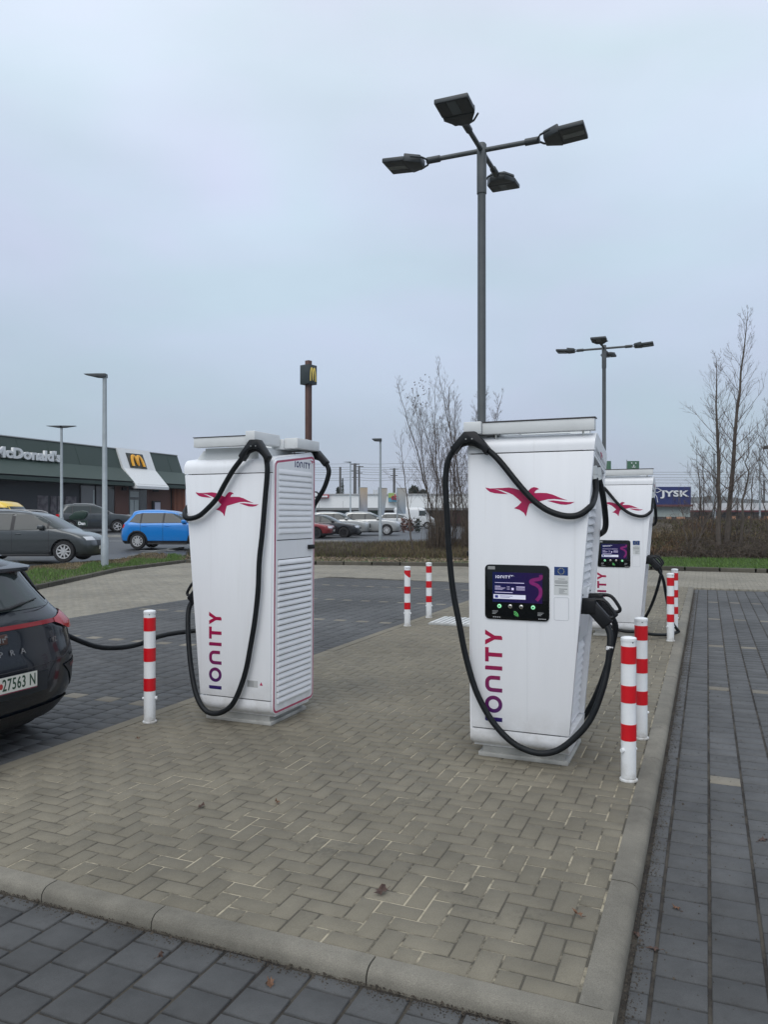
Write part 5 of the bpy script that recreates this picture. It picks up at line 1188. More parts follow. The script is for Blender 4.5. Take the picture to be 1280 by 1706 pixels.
m = MB(); m.prism([(.260, .515), (.260, .622), (-.260, .622), (-.260, .515)], .020, .022, lambda a_, b_, hh: (SPB.rear(0, .58) - hh, a_, b_)); npl = m.build('number_plate', PLATEW, car)
GREENT = mat('plate_green', (.012, .05, .025), .5)
def plate_text(s_, size, y_, z_, mt, sx=.8, off=.001):
    cu = bpy.data.curves.new('plate_text', 'FONT'); cu.body = s_; cu.size = size; cu.extrude = .0005; cu.offset = off; cu.resolution_u = 3; cu.space_character = 1.1
    to = bpy.data.objects.new('plate_text', cu); col.objects.link(to); dg = bpy.context.evaluated_depsgraph_get(); dg.update()
    me = bpy.data.meshes.new_from_object(to.evaluated_get(dg)); bpy.data.objects.remove(to)
    xr = SPB.rear(0, .58) - .0225
    for v in me.vertices: v.co = (xr - v.co.z, y_ - v.co.x * sx, z_ + v.co.y)
    me.materials.clear(); me.materials.append(mt); return link(bpy.data.objects.new('plate_lettering', me), npl)
plate_text('27563 N', .112, .035, .532, GREENT, .655, .0018)
m = MB(); m.prism([(.045 + .016 * math.cos(q), .565 + .02 * math.sin(q)) for q in np.linspace(0, 6.28, 13)[:-1]], .0222, .0228, lambda a_, b_, hh: (SPB.rear(0, .58) - hh, a_, b_)); m.build('plate_crest', mat('crest_red', (.4, .03, .03), .5), npl)
m = MB(); m.prism([(.26, .509), (.26, .512), (-.26, .512), (-.26, .509)], .0205, .0215, lambda a_, b_, hh: (SPB.rear(0, .58) - hh, a_, b_)); m.build('holder_line', MAGD, plh)

# ------------------------------------------------------------------ restaurant
def text_mesh(name, s_, size, mt, ext, off, parent, M, sx=1, spacing=1, align='LEFT'):
    cu = bpy.data.curves.new(name, 'FONT'); cu.body = s_; cu.size = size; cu.extrude = ext; cu.offset = off; cu.resolution_u = 3; cu.align_x = align; cu.space_character = spacing
    to = bpy.data.objects.new(name, cu); col.objects.link(to); dg = bpy.context.evaluated_depsgraph_get(); dg.update()
    me = bpy.data.meshes.new_from_object(to.evaluated_get(dg)); bpy.data.objects.remove(to)
    for v in me.vertices: v.co = M @ Vector((v.co.x * sx, v.co.y, v.co.z))
    me.materials.clear(); me.materials.append(mt); return link(bpy.data.objects.new(name, me), parent)
TW = 38.75                                  # wall plane across the island axis
def fs(px):                                 # facade position for a picture column
    q = (px - CX) / f_; Y = 42 / (SU / CU - q); return Y * (SU * q + CU)
def fz(px, py, dt=0):
    q = (px - CX) / f_; Y = (42 - dt / CU) / (SU / CU - q); return H_ + (HY - py) * Y / f_
rest = thing('restaurant', 'low dark green fast food restaurant with white portal and brown walls', 'restaurant', st(fs(200), TW, .9), 0)
O0 = Vector(rest.location)
def W3(s_, p_, z_): return st(s_, TW + .6 - p_, z_) - O0      # p_: how far it comes out towards the viewer
def rp_box(s0, s1, p0, p1, z0, z1, name, mt, par=rest, **k):
    m = MB(); vs = [W3(s, p, z) for z in (z0, z1) for p in (p0, p1) for s in (s0, s1)]
    m.add(vs, [(0, 2, 3, 1), (4, 5, 7, 6), (0, 1, 5, 4), (2, 6, 7, 3), (0, 4, 6, 2), (1, 3, 7, 5)]); return m.build(name, mt, par, **k)
GRN = mat('green_cladding', (.019, .040, .031), .5, var=.08, vscale=.5); GRN2 = mat('green_cladding_lower', (.027, .050, .041), .5, var=.08, vscale=.5)
DGR = mat('anthracite_wall', (.032, .035, .042), .6, var=.1, vscale=.5)
BRN = mat('brown_cladding', (.115, .046, .032), .6, var=.15, vscale=1); WPAN = mat('portal_white', (.66, .68, .68), .4, var=.03)
s_end = fs(305); s_beg = 26
ZT, ZF, ZE = 6.55, 5.15, 4.18
def mans(s0, s1, pr, name, mt):
    m = MB(); m.prism(pr, s0, s1, lambda p, z, h: W3(h, p, z)); return m.build(name, mt, rest, smooth=False)
rp_box(s_beg, s_end - .1, -14, .6, .2, 4.3, 'wall', DGR)
mans(s_beg, s_end, [(0, ZT), (.55, ZF), (-14, ZF), (-14, ZT)], 'upper_roof_band', GRN)
mans(s_beg, s_end + .3, [(.56, ZF - .003), (1.65, ZE), (-14, ZE), (-14, ZF - .003)], 'lower_roof_band', GRN2)
mans(s_beg, s_end + .3, [(1.50, ZE - .003), (1.50, ZE - .10), (-14, ZE - .10), (-14, ZE - .003)], 'roof_gutter', DARKGAP)
mans(s_beg, s_end + .3, [(1.72, ZE - .103), (1.72, ZE - .33), (-14, ZE - .33), (-14, ZE - .103)], 'fascia', GRN2)
for k in range(12):
    s_ = s_beg + 2 + k * 2.4
    if s_ < s_end: m = MB(); m.prism([(.02, ZT - .02), (.575, ZF), (.56, ZF), (0, ZT - .02)], s_, s_ + .03, lambda p, z, h: W3(h, p, z)); m.build('panel_joint', GRN2, rest)
mans(s_beg, s_end, [(.06, ZT), (.06, ZT + .06), (-.2, ZT + .06), (-.2, ZT)], 'parapet_trim', mat('trim_grey', (.35, .37, .37), .5))
# white portal
sp0, sp1 = fs(203), fs(257)
mans(sp0, sp1, [(.10, ZT + .10), (.72, ZF), (1.95, ZE - .30), (1.95, ZE - .50), (1.60, ZE - .50), (.50, ZF), (-.1, ZT + .10)], 'portal', WPAN)
mans(sp0 + .18, sp1 - .1, [(1.82, ZE - .16), (1.86, ZE - .20), (1.80, ZE - .20)], 'portal_groove', GREYP)
def onroof(p0, p1):                                           # point on the upper roof slope
    return None
sm0, sm1 = fs(215), fs(243)
m = MB(); zt, zb_ = 6.32, 5.22
def slope_p(z): return .10 + (ZT + .10 - z) / (ZT + .10 - ZF) * .62
m.add([W3(sm0, slope_p(zt) + .03, zt), W3(sm1, slope_p(zt) + .03, zt), W3(sm1, slope_p(zb_) + .03, zb_), W3(sm0, slope_p(zb_) + .03, zb_),
       W3(sm0, slope_p(zt) - .02, zt), W3(sm1, slope_p(zt) - .02, zt), W3(sm1, slope_p(zb_) - .02, zb_), W3(sm0, slope_p(zb_) - .02, zb_)],
      [(0, 1, 2, 3), (4, 7, 6, 5), (0, 4, 5, 1), (1, 5, 6, 2), (2, 6, 7, 3), (3, 7, 4, 0)]); m.build('logo_panel', mat('logo_dark', (.03, .035, .028), .5), rest, smooth=False)
ARCH = [(-.46, 0), (-.45, .35), (-.40, .70), (-.32, .92), (-.23, 1.0), (-.14, .92), (-.07, .70), (-.02, .40), (0, .16), (.02, .40), (.07, .70), (.14, .92), (.23, 1.0), (.32, .92), (.40, .70), (.45, .35), (.46, 0)]
GOLD = mat('arches_gold', (.72, .36, .03), .4, emit=(.7, .35, .03), estr=.12)
m = MB(); sc_, k_ = (sm0 + sm1) / 2, .80
ribbon(m, [(p[0], p[1]) for p in [(v.x, v.y) for v in catmull([Vector((*p, 0)) for p in ARCH], 3)]], .135, .05, .16, lambda a_, b_, hh: W3(sc_ + a_ * 1.25, slope_p(zb_ + .15 + b_ * k_) + hh, zb_ + .15 + b_ * k_)); m.build('arches_logo', GOLD, rest)
# big letters
sL, sR = fs(-12), fs(100.5)
LET = mat('letter_white', (.72, .74, .75), .4)
tm = text_mesh('sign_lettering', "McDonald's", .86, LET, .09, .036, rest, Matrix.Identity(4), 1)
xs_ = [v.co.x for v in tm.data.vertices]; x0_, x1_ = min(xs_), max(xs_)
for v in tm.data.vertices:
    a_ = (v.co.x - x0_) / (x1_ - x0_) * (sR - sL); v.co = W3(sL + a_,   .62 + v.co.z, 5.23 + v.co.y)
# walls, windows, doors below the eaves
def fwin(p0, p1, z0, z1, name, mt, pp=.62, **k): return rp_box(fs(p0), fs(p1), .55, pp, z0, z1, name, mt, **k)
POST = mat('window_poster', (.13, .12, .13), .5, color2=(.06, .05, .06), vscale=3)
for a_, b_ in ((61, 79), (83, 93), (95, 103), (108, 126)):
    wv = fwin(a_, b_, 1.8, 3.0, 'window', POST, .63)
RGL = mat('restaurant_glass', (.03, .035, .04), .06, spec=.8)
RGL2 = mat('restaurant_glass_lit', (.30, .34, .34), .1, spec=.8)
for a_, b_ in ((133.5, 157), (159, 170)):
    fwin(a_, b_, 1.0, 3.75, 'window', mat('glass_grey', (.10, .10, .11), .08, spec=.8), .63)
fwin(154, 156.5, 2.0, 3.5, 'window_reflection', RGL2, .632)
for p_ in (132, 157.4, 170.5): fwin(p_, p_ + 1.3, .9, 3.8, 'window_post', DARKGAP, .68)
fwin(173, 189, .9, 3.85, 'window', RGL, .64)
fwin(190, 213, .9, 3.85, 'brown_wall', BRN, .66)
fwin(200.5, 207, 3.55, 3.75, 'wall_lamp', DARKGAP, .80)
dr = fwin(213.5, 231, .9, 3.85, 'entrance_door', RGL, .66)
for a_, b_, z0, z1 in ((215, 221, 1.2, 2.9), (222, 229, 1.2, 2.9), (215, 229.5, 3.1, 3.5)): fwin(a_, b_, z0, z1, 'door_pane', RGL2, .68, par=dr)
fwin(231.5, 243, .9, 3.85, 'dark_panel', RGL, .66)
fwin(243.5, 283, .9, 3.85, 'brown_wall', BRN, .66)
fwin(253, 260.5, 3.55, 3.72, 'wall_lamp', DARKGAP, .80)
mbo = fwin(251, 263, .9, 2.85, 'menu_board', DARKGAP, .85)
fwin(253, 262, .95, 2.75, 'menu_screen', mat('menu_lilac', (.45, .44, .52), .5), .87, par=mbo)
for i in range(9): fwin(285 + i * 2.35, 286.3 + i * 2.35, .9, 3.85, 'wood_slat', mat('wood_slats', (.26, .085, .04), .6, objr=.35), .82)
fwin(284, 306, .9, 3.85, 'slat_backing', DARKGAP, .64)
# right-hand return wall with wood slats seen past the corner
for i in range(4): rp_box(s_end + .4 + i * .35, s_end + .55 + i * .35, -2, -1.9, .9, 5.3, 'wood_slat', MATS['wood_slats'])
# roof rails past the corner
for i in range(3): rp_box(s_end - .2, s_end + 2.4, -3, -2.95, 6.1 - i * .42, 6.14 - i * .42, 'roof_rail', GREYP)
TERR = mat('terrace_grey', (.20, .20, .19), .7, var=.2)
def fthing(p0, p1, dt, z0, z1, name, mt, label, cat):
    s0, s1 = fs(p0), fs(p1); c = st((s0 + s1) / 2, TW - dt, z0); t = thing(name, label, cat, c)
    m = MB(); L2 = (s1 - s0) / 2
    m.prism([(-L2, 0), (L2, 0), (L2, z1 - z0), (-L2, z1 - z0)], 0, .3, lambda a_, b_, hh: st(a_, -hh) + Vector((0, 0, b_))); m.build('panel', mt, t, bevel=.02)
    m = MB(); m.prism([(-L2 - .03, z1 - z0), (L2 + .03, z1 - z0), (L2 + .03, z1 - z0 + .06), (-L2 - .03, z1 - z0 + .06)], -.03, .33, lambda a_, b_, hh: st(a_, -hh) + Vector((0, 0, b_))); m.build('coping', GREYP, t); return t
fthing(172, 200, 2, .9, 1.75, 'terrace_screen', TERR, 'low grey glass screen of the restaurant terrace', 'terrace screen')
tb = fthing(203, 217, 2.4, .9, 2.05, 'litter_bin', mat('bin_brown', (.13, .035, .025), .5), 'brown litter bin cabinet outside the restaurant entrance', 'litter bin')
# order board
x, y, z = at(133, 862, 36)
t = thing('order_board', 'dark green rounded drive-through board with white lettering behind the grey family van', 'sign', (x, y, .5))
m = MB(); m.lathe([(.07, 0), (.07, 1.1)], 10); m.build('post', LAMPD, t)
m = MB(); m.prism([(-.45, 1.02), (.20, 1.05), (.34, 1.22), (.36, 1.42), (.12, 1.46), (-.22, 1.40), (-.50, 1.18)], -.1, .1, lambda a_, b_, hh: (a_, hh, b_)); bo = m.build('board', mat('board_green', (.012, .035, .025), .4), t, bevel=.03)
m = MB(); m.box(-.12, .34, -.06, .06, .74, 1.0); m.build('lower_board', mat('board_green', (.012, .035, .025)), t)
text_mesh('board_lettering', 'Dan', .20, LET, .01, .008, bo, Matrix.Translation((-.06, -.08, .80)) @ Matrix.Rotation(R(90), 4, 'X'))

# ------------------------------------------------------------------ pylon sign
x, y, z = at(514, 601, 60)
CORT = mat('corten_steel', (.095, .045, .035), .7, var=.2, vscale=2)
t = thing('pylon_sign', 'tall brown pylon sign topped by a dark box with golden arches', 'sign', (x, y, .5), R(52))
hh_ = z - .5
m = MB(); m.box(-.19, .19, -.19, .19, 0, hh_); m.build('column', CORT, t, bevel=.01)
for q in (-.10, .10): m = MB(); m.box(q - .01, q + .01, -.194, -.189, 0, hh_); m.build('column_joint', DARKGAP, t)
zb2 = H_ + (HY - 641) * 60 / f_ - .5; zt2 = H_ + (HY - 609) * 60 / f_ - .5
m = MB(); m.box(-.46, .46, -.46, .46, zb2, zt2); bx_ = m.build('sign_box', mat('sign_dark', (.022, .032, .034), .45), t, bevel=.01)
for rot in (0, -90):
    m = MB(); Mr = Matrix.Rotation(R(rot), 4, 'Z')
    ribbon(m, [(v.x, v.y) for v in catmull([Vector((*p, 0)) for p in ARCH], 3)], .12, .46, .50, lambda a_, b_, h2: Mr @ Vector((a_ * .62, -h2, zb2 + .22 + b_ * 1.0)))
    if rot == 0: m.build('arches_logo', mat('arches_yellow', (.70, .55, .12), .4, emit=(.7, .55, .15), estr=.15), bx_)

# ------------------------------------------------------------------ supermarket and the backdrop
def box_at(px0, px1, py0, py1, Y, depth, name, mt, par, org, **k):
    a_ = at(px0, py1, Y); b_ = at(px1, py0, Y); m = MB()
    m.box(a_[0] - org[0], b_[0] - org[0], Y - org[1], Y + depth - org[1], a_[2] - org[2], b_[2] - org[2]); return m.build(name, mt, par, **k)
SMW = mat('supermarket_white', (.76, .78, .78), .6, var=.06, vscale=.3)
org = (0, 100, .5)
sm = thing('supermarket', 'long low supermarket with white parapet and dark shop windows', 'building', org)
box_at(470, 880, 824, 846, 100, 30, 'parapet', SMW, sm, org)
box_at(470, 880, 822.6, 824, 99.8, 30, 'parapet_trim', GREYP, sm, org)
box_at(470, 880, 846, 850, 97.5, 3, 'canopy', mat('canopy_grey', (.22, .23, .23), .6), sm, org)
box_at(470, 880, 850, 875, 101, 28, 'wall', mat('shop_wall', (.06, .055, .055), .6), sm, org)
SHG = [mat('shop_glass_teal', (.03, .10, .095), .1), mat('shop_glass_green', (.04, .12, .06), .1), mat('shop_glass_dark', (.04, .04, .045), .1), mat('shop_glass_warm', (.16, .09, .06), .2), mat('shop_red', (.13, .03, .03), .4)]
for i, (a_, b_, k) in enumerate([(526, 544, 4), (547, 560, 4), (563, 580, 0), (583, 598, 0), (600, 610, 2), (613, 630, 1), (634, 644, 3), (647, 658, 2), (661, 676, 3), (680, 696, 4), (700, 716, 3), (720, 740, 3), (744, 770, 4), (775, 800, 2)]):
    box_at(a_, b_, 851, 872, 100.9, .1, 'shop_window', SHG[k], sm, org)
for px in (531, 571, 598, 631): box_at(px, px + .8, 835, 847, 99, .1, 'canopy_strut', GREYP, sm, org)
sg_ = box_at(527, 548, 824, 830, 99.5, .3, 'shop_sign', mat('sign_red', (.35, .02, .04), .5), sm, org)
box_at(529, 546, 825.6, 828.5, 99.3, .2, 'shop_sign_text', LET, sg_, org)
lg = box_at(647, 664, 821, 837, 99.4, .3, 'shop_logo', mat('logo_pale', (.5, .55, .5), .5), sm, org)
box_at(647.5, 657, 821.5, 829, 99.2, .2, 'logo_green', mat('logo_green', (.30, .42, .12), .5), lg, org)
box_at(647.5, 663, 829.5, 836, 99.25, .2, 'logo_blue', mat('logo_blue', (.12, .30, .42), .5), lg, org)
aL = at(652, 832, 99.1); text_mesh('logo_text', 'cba', .95, mat('sign_red', (.35, .02, .04)), .05, .03, lg, Matrix.Translation((aL[0] - org[0], 99.1 - org[1], aL[2] - org[2])) @ Matrix.Rotation(R(90), 4, 'X'))
for a_, b_ in ((622, 625), (626.5, 629)): box_at(a_, b_, 816, 823, 104, 1, 'roof_vent', GREYP, sm, org)
# round sign behind the louvred station
a_ = at(526, 824, 97); t = thing('round_sign', 'round black and white shop sign behind the louvred charging station', 'sign', (a_[0], 97, .5))
m = MB(); m.lathe([(.06, 0), (.06, a_[2] - .5)], 8); m.build('post', GALV, t)
m = MB(); m.lathe([(.0, -.1), (.42, -.1), (.42, .1), (.0, .1)], 20, Matrix.Translation((0, 0, a_[2] - .5)) @ Matrix.Rotation(R(90), 4, 'X')); m.build('disc', PLAST, t)
m = MB(); m.lathe([(.0, -.1), (.24, -.1), (.24, .12), (.0, .12)], 20, Matrix.Translation((0, 0, a_[2] - .5)) @ Matrix.Rotation(R(90), 4, 'X')); m.build('disc_centre', LET, t)
# banners
def banner(px0, px1, py0, py1, Y, cols, label, bite=0):
    a_ = at(px0, py1, Y); b_ = at(px1, py0, Y); t = thing('banner_flag', label, 'banner', (a_[0], Y, .4), 0, 'advertising banners in front of the supermarket')
    m = MB(); m.lathe([(.06, 0), (.05, b_[2] - .35)], 8); m.build('pole', GALV, t)
    m = MB(); m.tube([(0, 0, b_[2] - .4), (b_[0] - a_[0], 0, b_[2] - .4)], .03, 6); m.build('crossbar', GALV, t)
    W_ = b_[0] - a_[0]; z0, z1 = a_[2] - .4, b_[2] - .42; V = []; nn_ = 12; nx2 = 6
    for j in range(nn_ + 1):
        q = j / nn_; wq = W_ * (1 - bite * (1 - q) ** 1.5)
        for i in range(nx2 + 1): V.append((.03 + wq * i / nx2, .10 * math.sin(i * 1.1 + q * 5) * (1 - q), z0 + (z1 - z0) * q))
    m = MB(); m.add(V, [(j * (nx2 + 1) + i, j * (nx2 + 1) + i + 1, (j + 1) * (nx2 + 1) + i + 1, (j + 1) * (nx2 + 1) + i) for j in range(nn_) for i in range(nx2)])
    m.build('cloth', gradient_mat('banner_cloth', z0, z1, cols[0], cols[1], rough=.7), t)
banner(599, 612, 812, 852, 72, ((.30, .33, .38), (.46, .36, .25)), 'advertising banner nearest the black saloon, orange above and grey below')
banner(631, 645, 813, 858, 70, ((.30, .36, .42), (.40, .36, .30)), 'advertising banner behind the slim street lamp, tapering to its foot', .4)
banner(662, 676, 813, 856, 72, ((.24, .30, .36), (.42, .40, .36)), 'pale advertising banner next to the bare shrubs')
# utility poles, wires, conifers
POLE = mat('pole_concrete', (.085, .085, .085), .8)
for px, py, Y, rr, lab, arms in ((567, 778, 120, .16, 'concrete utility pole rising from behind the conifers', 0), (591.5, 772, 118, .22, 'twin-armed utility pole, the tallest above the supermarket roof', 3), (598.5, 776, 122, .14, 'thinner utility pole standing close behind the twin-armed one', 2), (657, 780, 120, .18, 'utility pole with a crossbar above the shop logo', 2), (1274, 800, 120, .14, 'wooden utility pole behind the tree at the frame edge', 1)):
    x, y, z = at(px, py, Y); t = thing('utility_pole', lab, 'utility pole', (x, Y, .5), 0, 'utility poles behind the shops')
    m = MB(); m.lathe([(rr * 1.3, 0), (rr, z - .5)], 8); m.build('pole', POLE, t)
    for k in range(arms): m = MB(); m.box(-.7 + .15 * k, .7 - .15 * k, -.06, .06, z - .7 - k * 1.0, z - .58 - k * 1.0); m.build('crossarm', POLE, t)
pw = thing('power_line', 'thin parallel power lines strung between the utility poles behind the shops', 'power line', (0, 119, .5))
def wire(pts_):
    m = MB(); m.tube([(p[0], p[1] - 119, p[2] - .5) for p in pts_], .024, 3, cap=False); m.build('wire', POLE, pw, smooth=False)
for py in (772, 778, 781, 785, 789, 795, 799):
    P = []
    for x0, x1 in ((480, 594), (594, 657), (657, 820)):
        for i in range(8): q = i / 8; P.append(at(x0 + (x1 - x0) * q, py + 8 * q * (1 - q) * (1 if py % 2 else .6), 119))
    wire(P)
for py in (786, 790, 795, 799, 804): wire([at(1020 + 260 * i / 8, py + 3 * (i / 8) * (1 - i / 8), 119) for i in range(9)])
CON = mat('conifer_needles', (.024, .034, .024), .9, isl=.4)
def conifer(px, py0, py1, Y, wpx, label, roundish=False):
    a_ = at(px, py1, Y); b_ = at(px, py0, Y); h = b_[2] - a_[2]; wd = wpx * Y / f_ / 2
    t = thing('conifer_tree', label, 'tree', (a_[0], Y, 0.4), 0); zb = a_[2] - .4
    m = MB(); m.lathe([(.12, 0), (.05, zb + h * .6)], 6); m.build('trunk', BARK, t)
    m = MB()
    for _ in range(500):
        q = random.random(); rr = wd * (math.sqrt(max(0, 1 - (2 * q - 1) ** 2)) if roundish else (1 - q) ** .6 * (.3 + .7 * min(1, q * 8))) * math.sqrt(random.random()); an = random.uniform(0, 6.3)
        c = Vector((rr * math.cos(an), rr * math.sin(an), zb + q * h)); s_ = wd * .28
        m.add([c + Vector((random.gauss(0, s_), random.gauss(0, s_), random.gauss(0, s_))) for _ in range(3)], [(0, 1, 2)])
    m.build('crown', CON, t, smooth=False)
conifer(571, 797, 826, 108, 5, 'slender dark conifer behind the supermarket roof')
conifer(563, 812, 826, 109, 7, 'short bushy conifer beside the slender one')
conifer(690, 812, 826, 110, 16, 'round dark tree crown above the supermarket roof', True)
conifer(705, 817, 826, 110, 12, 'smaller round tree crown next to the larger one', True)
# planters / low red shrubs in front of the supermarket
for px, lab in ((672, 'small rust coloured shrub closest to the silver off-roader'), (684, 'middle rust coloured shrub in the supermarket car park'), (695, 'small green shrub nearest the bare shrub clump')):
    a_ = at(px, 883, 62); t = thing('small_shrub', lab, 'shrub', (a_[0], 62, .40), 0, 'small shrubs in the supermarket car park'); m = MB()
    for _ in range(140): c = Vector((random.gauss(0, .14), random.gauss(0, .14), random.uniform(.1, 1.1))); m.add([c + Vector([random.gauss(0, .08) for _ in range(3)]) for _ in range(3)], [(0, 1, 2)])
    m.build('foliage', mat('shrub_rust', (.12, .05, .035), .9, isl=.4) if px < 690 else CON, t, smooth=False)
    m = MB(); m.tube([(0, 0, 0), (0, 0, .5)], .03, 5); m.build('stem', BARK, t)

# furniture store with blue sign
NAVY = mat('sign_navy', (.012, .022, .12), .4)
org = (34, 95, .5)
js = thing('furniture_store', 'low store with a navy roof sign beyond the bank', 'building', org)
box_at(1040, 1151, 843, 862, 95, 25, 'wall', mat('store_wall', (.34, .39, .37), .7, var=.08), js, org)
box_at(1040, 1155, 840.5, 844, 94.2, 1, 'eaves', mat('eaves_brown', (.10, .035, .035), .6), js, org)
box_at(1040, 1151, 861, 866, 94.8, 1, 'shop_window', mat('store_glass', (.05, .045, .045), .1), js, org)
for a_, b_ in ((1129, 1142), (1112, 1120)): box_at(a_, b_, 861, 865, 94.6, .2, 'lit_window', mat('lit_window', (.25, .15, .10), .4, emit=(.8, .4, .22), estr=.22), js, org)
sn = box_at(1078, 1152, 811, 841, 94.5, .5, 'roof_sign', NAVY, js, org)
a_ = at(1102, 830.5, 94.4)
jt = text_mesh('sign_lettering', 'JYSK', 1.85, LET, .04, .055, sn, Matrix.Identity(4), 1)
xs_ = [v.co.x for v in jt.data.vertices]; x0_, x1_ = min(xs_), max(xs_); xa, xb = at(1101, 0, 94.4)[0], at(1149, 0, 94.4)[0]
ysv = [v.co.y for v in jt.data.vertices]; y0_, y1_ = min(ysv), max(ysv); za, zb3 = at(0, 830.5, 94.4)[2], at(0, 817, 94.4)[2]
for v in jt.data.vertices: v.co = (xa + (v.co.x - x0_) / (x1_ - x0_) * (xb - xa) - org[0], 94.4 + v.co.z - org[1], za + (v.co.y - y0_) / (y1_ - y0_) * (zb3 - za) - org[2])
m = MB(); gm_ = lambda a_, b_, h2: Vector(at(a_, b_, 94.4)) + Vector((-org[0], -org[1] - h2, -org[2]))
ribbon(m, [(1093, 814), (1096, 813), (1099, 815), (1103, 817), (1099, 819), (1096, 820.5), (1093, 820)], .9, 0, .06, gm_)
ribbon(m, [(1092, 823), (1095, 828), (1096.5, 837)], .9, 0, .06, gm_)
m.build('goose_logo', LET, sn)
org = (50, 100, .5)
wh = thing('retail_hall', 'long white roofed retail hall with dark red trim beside the navy sign', 'building', org)
box_at(1152, 1330, 838, 850, 100, 25, 'roof', mat('hall_roof', (.55, .57, .58), .6), wh, org)
box_at(1150, 1330, 850, 853, 99.5, 1, 'trim', mat('hall_red', (.10, .02, .025), .6), wh, org)
box_at(1152, 1330, 853, 866, 101, 20, 'wall', mat('hall_wall', (.16, .16, .155), .7), wh, org)
for i in range(14): box_at(1158 + i * 9, 1164 + i * 9, 860, 865, 100.8, .1, 'window', [MATS['store_glass'], MATS['lit_window'], MATS['store_glass']][i % 3], wh, org)
for (a_, b_, c_, d_, lab) in ((1045, 1066, 768, 782, 'green flag with a white animal face flying above the far charging station'), (1009, 1019, 768, 783, 'green flag half hidden behind the distant lamp mast')):
    p0 = at(a_, d_, 60); p1 = at(b_, c_, 60); t = thing('green_flag', lab, 'flag', (p0[0], 60, .5), 0, 'green flags behind the charging stations')
    m = MB(); m.lathe([(.035, 0), (.035, p1[2] - .4)], 8); m.build('pole', GALV, t)
    m = MB(); W_ = p1[0] - p0[0]; V = [(W_ * i / 8, .04 * math.sin(i * .9), zz) for zz in (p0[2] - .5, p1[2] - .5) for i in range(9)]; m.add(V, [(i, i + 1, i + 10, i + 9) for i in range(8)]); cl = m.build('cloth', mat('flag_green', (.07, .16, .10), .7), t)
    if b_ - a_ > 15:
        m = MB(); zc = (p0[2] + p1[2]) / 2 - .5
        for dx, dz, r_ in ((-.16, .16, .05), (.16, .16, .05), (0, -.02, .05)): m.prism([(W_ / 2 + .04 + dx + r_ * math.cos(q), zc + dz + r_ * math.sin(q)) for q in np.linspace(0, 6.28, 9)[:-1]], -.06, -.05, lambda p, q, h2: (p, h2, q))
        ribbon(m, [(W_ / 2 + .04 - .14, zc - .13), (W_ / 2 + .04 - .05, zc - .18), (W_ / 2 + .04, zc - .10), (W_ / 2 + .04 + .05, zc - .18), (W_ / 2 + .04 + .14, zc - .13)], .04, -.06, -.05, lambda p, q, h2: (p, h2, q)); m.build('flag_emblem', LET, cl, smooth=False)

# distant wooded hills
hm = mat('far_woods', (.06, .07, .07), 1, var=.25, vscale=.06)
V, F = [], []
hx = np.arange(-500, 520, 6.0)
for j, (Y, k) in enumerate(((330, 0), (380, 1), (460, .6))):
    for x in hx:
        hgt = (8.5 + 2.2 * math.sin(x * .011 + 1) + 1.2 * math.sin(x * .05) + random.uniform(-.5, .5)) * (1 if x > 60 else max(.15, 1 - (60 - x) / 140))
        V.append((x, Y, -.3 + hgt * k + 1.0))
n = len(hx)
for j in range(2):
    for i in range(n - 1): F.append((j * n + i, j * n + i + 1, (j + 1) * n + i + 1, (j + 1) * n + i))
tag(link(bpy.data.objects.new('hills', np_mesh('hills', V, F, hm, True))), kind='structure')

# ------------------------------------------------------------------ road markings and fallen leaves
mk = MB()
def rq(a_, b_, wd):
    a_, b_ = Vector(a_), Vector(b_); d = (b_ - a_).normalized(); nn_ = Vector((-d.y, d.x)) * wd; n = 6
    for i in range(n):
        p, q = a_.lerp(b_, i / n), a_.lerp(b_, (i + 1) / n)
        mk.add([(c.x, c.y, road_z(c.x, c.y) + .02) for c in (p - nn_, q - nn_, q + nn_, p + nn_)], [(0, 1, 2, 3)])
for k in range(6): rq((-16 + k * 3, 31.5 + k * .1), (-14.6 + k * 3, 31.6 + k * .1), .08)
rq((-20, 37.5), (-5, 37.8), .08)
tag(mk.build('road_marking', mat('marking_white', (.45, .46, .46), .7), smooth=False), kind='structure')
kerb_run('pavement_kerb', [(-30, 41.0), (-2, 40.5)], [(0, -.3), (0, .12), (-.15, .12), (-.15, -.3)], mat('pale_kerb', (.3, .3, .28), .8, var=.2), 2.0)
for o in [c for r_ in bpy.data.objects if r_.name.startswith('pavement_kerb') for c in r_.children]:
    vx = sum(v.co.x for v in o.data.vertices) / len(o.data.vertices); vy = sum(v.co.y for v in o.data.vertices) / len(o.data.vertices); o.location.z = road_z(vx, vy)
LEAF = [mat('leaf_a', (.16, .085, .05), .8, var=.3, vscale=40), mat('leaf_b', (.075, .045, .035), .8, var=.3, vscale=40), mat('leaf_c', (.22, .15, .09), .8, var=.3, vscale=40)]
def leaf(px, py, size, k, label, z=0):
    Y = f_ * (H_ - z) / (py - HY); X = (px - CX) * Y / f_
    rnd = random.Random(int(px * 7 + py)); n = 14; m = MB(); V = [(0, 0, .012)]
    for i in range(n):
        an = 2 * math.pi * i / n; r_ = size * (.55 + .45 * (i % 2) * rnd.uniform(.6, 1.2)) * (1.3 if i in (0, 7) else 1)
        V.append((r_ * math.cos(an), r_ * .7 * math.sin(an), .004 + abs(rnd.gauss(0, .012))))
    m.add(V, [(0, i + 1, (i + 1) % n + 1) for i in range(n)])
    t = thing('fallen_leaf', label, 'leaf', (X, Y, z + .003), rnd.uniform(0, 6), 'dead leaves on the paving')
    m.build('blade', LEAF[k], t, smooth=False); m = MB(); m.tube([(size * .8, 0, .006), (size * 1.5, .005, .01)], .0015, 4); m.build('stalk', LEAF[1], t)
